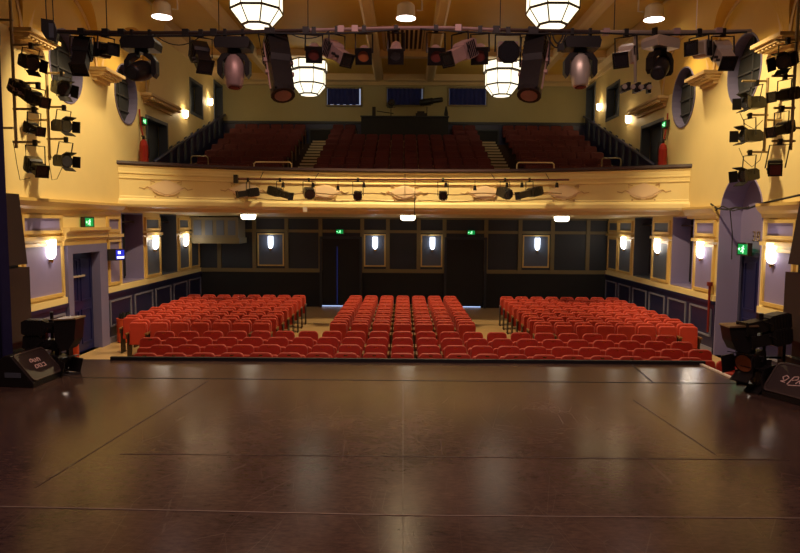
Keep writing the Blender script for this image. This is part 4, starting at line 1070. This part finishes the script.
# ================================================================== STAGE-SIDE FURNITURE
# blue drape at the left proscenium edge
Yd = 9.2; xd = at(8.5, 300, Yd).x
mb = MB(); pts = [(xd - .9 + .9*i/30, Yd + .05*math.sin(i*1.1)) for i in range(31)]
mb.grid([[(x, y, SZ) for x, y in pts], [(x, y, 9.3) for x, y in pts]])
tag(mb.build('proscenium_drape', 'bluedrape', smooth=True), 'dark blue drape hanging at the left edge of the stage opening', 'curtain')
# loudspeaker stacks
Ys = 9.5
def speaker_stack(sd):
    nm = 'left' if sd < 0 else 'right'
    Ys = 9.5 if sd < 0 else 8.6
    if sd < 0: xin_top, xin_bot, lx = 19, 27.5, -14; y0, y1, y2, y3 = 194, 264, 267, 338
    else: xin_top, xin_bot, lx = 801, 788, 834; y0, y1, y2, y3 = 195, 264, 272, 338
    Yf = Ys + .5
    a = at(xin_top, y0, Yf); b = at(xin_bot, y1, Yf); c = b + Vector((sd*.42, 0, 0))
    a2 = at(xin_bot, y2, Yf); b2 = at(xin_bot, y3, Yf)
    for v in (a, b, c, a2, b2): v.y = Ys
    base = Vector(((b.x+c.x)/2, Ys, b.z))
    g = thing('loudspeaker', 'tall tapered loudspeaker, upper of the stack at the %s of the stage' % nm, 'loudspeaker', base)
    P = [Vector((c.x, 0, b.z))-base, Vector((b.x, 0, b.z))-base, Vector((a.x, 0, a.z))-base, Vector((c.x, 0, a.z))-base]
    MB().prism([(p.x, p.z) for p in P], .0, .5).build('cabinet', 'speaker', g)
    MB().prism([(p.x*.94, .03 + p.z*.95) for p in P], -.02, .0).build('grille', 'grille', g)
    base2 = Vector(((b.x+c.x)/2, Ys, b2.z)); w_ = abs(b.x-c.x)/2; h = a2.z-b2.z
    g = thing('loudspeaker', 'square-sided brown-black loudspeaker, lower of the stack at the %s of the stage' % nm, 'loudspeaker', base2)
    MB().box((-w_, 0, 0), (w_, .55, h)).build('cabinet', 'speaker', g); MB().box((-w_+.02, -.02, .02), (w_-.02, 0, h-.02)).build('grille', 'grille', g)
    MB().box((-w_*.6, .1, h), (w_*.6, .4, h + (b.z-a2.z))).build('spacer', 'black', g)
    g = thing('speaker_stand', 'black stand and sub cabinet under the loudspeakers at the %s' % nm, 'speaker stand', (base2.x, Ys+.28, SZ))
    hh = b2.z - SZ
    MB().box((-w_*.85, -.27, 0), (w_*.85, .27, hh*.62)).build('sub_cabinet', 'black', g); MB().box((-w_*.5, -.2, hh*.62), (w_*.5, .2, hh-.03)).build('column', 'black', g); MB().box((-w_*.9, -.26, hh-.03), (w_*.9, .26, hh)).build('top_plate', 'black', g)
    if sd < 0: MB().cyl((w_*.3, 0, 0), (w_*.3, 0, 1), .001).bm.free()
speaker_stack(-1); speaker_stack(1)
# wedge monitors
def wedge(front, rear_dir, lab, sd):
    # local: cabinet along X (width), baffle facing +Y-ish upward; rotate for placement
    g = thing('wedge_monitor', lab, 'stage monitor', front)
    W = .30
    prof_ = [(0, 0), (0, .06), (.28, .38), (.36, .38), (.50, .26), (.50, 0)]      # (depth, height), sloping front
    MB().prism(prof_, -W, W, 'x').build('cabinet', 'black', g, bevel=.008)
    # sloping grille
    s = math.atan2(.32, .28); Xf = Matrix.Translation((0, .14, .22)) @ Matrix.Rotation(s, 4, 'X')
    k = MB(); k.X = Xf; k.prism(arcround(.27, .185, .05), 0.0, .02, 'z'); k.build('grille', 'grille', g)
    k = MB(); k.X = Xf; k.frame(arcround(.29, .205, .05), arcround(.27, .185, .05), .0, .028, 'z'); k.build('grille_rim', 'speaker', g)
    k = MB(); k.X = Xf
    if sd < 0:
        def st_(pts):
            for a, b in zip(pts, pts[1:]): k.cyl((a[0]*.8, a[1]*.8, .024), (b[0]*.8, b[1]*.8, .024), .006, n=5)
        st_([(-.13, .05), (-.12, .10), (-.08, .11), (-.07, .06), (-.13, .05)]); st_([(-.05, .10), (-.04, .04), (.0, .05), (.0, .10)]); st_([(.03, .03), (.05, .10), (.09, .08), (.08, .03)])
        st_([(-.12, -.07), (-.10, -.01), (-.05, -.01), (-.05, -.06), (-.12, -.07)]); st_([(-.02, -.01), (-.02, -.07), (.03, -.07), (.03, -.01), (-.02, -.01)]); st_([(.06, -.07), (.12, -.07), (.12, -.01), (.06, -.02)])
    else:
        def st_(pts):
            for a, b in zip(pts, pts[1:]): k.cyl((a[0]*.8, a[1]*.8, .024), (b[0]*.8, b[1]*.8, .024), .006, n=5)
        st_([(-.14, -.02), (-.17, .02), (-.13, .06), (-.08, .03), (-.12, -.03), (-.17, -.05), (-.10, -.06)])
        st_([(-.06, -.08), (-.02, .06), (.04, .08), (.05, .03), (-.02, .0)]); st_([(.05, -.04), (.08, .02), (.11, -.03), (.14, .02), (.17, -.02), (.2, .02)]); st_([(-.04, -.09), (.06, -.07), (.18, -.04)])
    k.build('maker_mark', 'pinkmark', g)
    for s_ in (-1, 1): MB().box((s_*W-.01, .15, .12), (s_*W+.01, .35, .18)).build('side_handle', 'slate', g)
    return g
def arcround(a, b, r):
    out = []
    for cx, cy, t0 in ((a-r, b-r, 0), (-a+r, b-r, PI/2), (-a+r, -b+r, PI), (a-r, -b+r, 3*PI/2)):
        out += [(cx + r*math.cos(t0+PI/2*i/4), cy + r*math.sin(t0+PI/2*i/4)) for i in range(5)]
    return out
gl = wedge((-4.95, 8.92, SZ), 0, 'black wedge monitor with pinkish lettering on its sloping grille, left stage corner', -1); gl.rotation_euler = (0, 0, 1.5); gl.scale = (1.12,)*3
gr = wedge((4.90, 8.18, SZ), 0, 'black wedge monitor with a script mark on its sloping grille, right stage corner', 1); gr.rotation_euler = (0, 0, -1.15); gr.scale = (1.12,)*3

# floor lantern clusters
def floor_cluster(sd):
    nm = 'left' if sd < 0 else 'right'
    Y = 9.6 if sd < 0 else 8.95
    px = (lambda v: v) if sd < 0 else (lambda v: v)
    polex = 54 if sd < 0 else 762
    foot = at(polex, 376 if sd < 0 else 384, Y); foot.z = SZ
    top = at(polex, 312 if sd < 0 else 316, Y)
    g = thing('lantern_stand', 'black floor stand carrying the stacked lanterns at the %s of the stage' % nm, 'stand', foot)
    MB().cyl((0, 0, .02), (0, 0, top.z-foot.z), .024, n=8).build('pole', 'black', g)
    for a in (.4, 2.5, 4.6): MB().box((0, -.025, 0), (.32, .025, .03)).build('foot', 'black', g).rotation_euler = (0, 0, a)
    for zz in (.22, .42, .62):
        MB().cyl((-.26, 0, zz), (.26, 0, zz), .018, n=8).build('cross_arm', 'black', g)
    MB().box((-.27, -.06, .10), (-.23, .06, .68)).box((.23, -.06, .10), (.27, .06, .68)).build('side_frame', 'black', g)
    return foot
fl = floor_cluster(-1); fr_ = floor_cluster(1)
def L3(px, py, Y): return at(px, py, Y)
CL = [
 ('profile', (52, 322), (48, 327), 9.42, (.96, .15, -.02), .62, .10, 'black', 'upper black lantern of the left floor cluster, pointing across the stage'),
 ('profile', (45, 336), (42, 343), 9.42, (.95, .1, -.12), .44, .095, 'black', 'middle black lantern of the left floor cluster, behind the wedge monitor'),
 ('fresnel', (58, 350), (56, 362), 9.42, (.9, -.2, -.25), .34, .11, 'black', 'lowest black lantern of the left floor cluster, almost at floor level'),
 ('profile', (760, 316), (765, 324), 8.72, (-.93, -.25, -.14), .66, .10, 'black', 'upper black lantern of the right floor cluster, its top edge catching light'),
 ('profile', (764, 330), (768, 338), 8.72, (-.93, -.25, -.12), .60, .10, 'black', 'second black lantern of the right floor cluster, under the topmost one'),
 ('fresnel', (752, 350), (750, 360), 8.72, (-.8, -.5, -.2), .36, .12, 'black', 'black lantern low in the right floor cluster with an amber lens'),
 ('fresnel', (768, 362), (763, 374), 8.72, (-.85, -.4, -.2), .34, .11, 'black', 'lowest black lantern of the right floor cluster, beside the wedge monitor'),
]
for kind, hk, bd, Y, dr_, L_, r, m, lab in CL:
    lantern(kind, L3(*hk, Y), L3(*bd, Y), dr_, L_*1.08, r*1.08, lab, m, 'amber' if 'amber' in lab else 'lens')
# big square hoods
for sd, (x0, x1, y0_, y1_), Y, lab in ((-1, (57, 81, 318, 350), 9.4, 'large dark flared hood with a bright upper rim on the left floor cluster'), (1, (725, 753, 325, 352), 8.7, 'large dark flared hood facing inward on the right floor cluster')):
    a = at(x0, y0_, Y); b = at(x1, y1_, Y); c = (a+b)/2; w_ = (b.x-a.x)/2; h = (a.z-b.z)/2
    g = thing('lantern_hood', lab, 'lantern hood', c)
    o1 = 1.0 if sd < 0 else .78; o2 = .70 if sd < 0 else 1.0
    if sd < 0: pts = [(-w_*.9, h*.9), (w_, h), (w_*.8, -h*.3), (w_*.25, -h*.9), (-w_*.4, -h), (-w_*.9, -h*.3)]
    else: pts = [(-w_, h*.9), (w_*.9, h), (w_*.9, -h*.5), (w_*.3, -h), (-w_*.45, -h*.8), (-w_*.8, -h*.1)]
    MB().prism(pts, -.12, .14).build('hood', 'black', g)
    MB().prism([(pts[0][0]-.01, pts[0][1]), (pts[1][0]+.01, pts[1][1]), (pts[1][0], pts[1][1]+.022), (pts[0][0], pts[0][1]+.022)], -.14, .16).build('top_flap', mat('lit_top_%d' % sd, (.28, .18, .09), .4, .3), g)  # paler strip on top: the lit upper edge put into the colour
tag(MB().tube([fl + Vector((0, -.1, .012)), fl + Vector((.5, -.2, .012)), fl + Vector((.25, -.35, .012)), fl + Vector((-.3, -.3, .012))], .012, 5).build('floor_cable', 'cable'), 'black cable lying on the stage at the foot of the left lantern stand', 'cable')
tag(MB().tube([fr_ + Vector((-.1, -.15, .015)), fr_ + Vector((-.35, -.2, .015)), fr_ + Vector((-.3, -.38, .015)), fr_ + Vector((.2, -.33, .015)), fr_ + Vector((.6, -.2, .015))], .014, 5).build('floor_cable', 'cable'), 'black cable curling on the stage at the foot of the right lantern stand', 'cable')
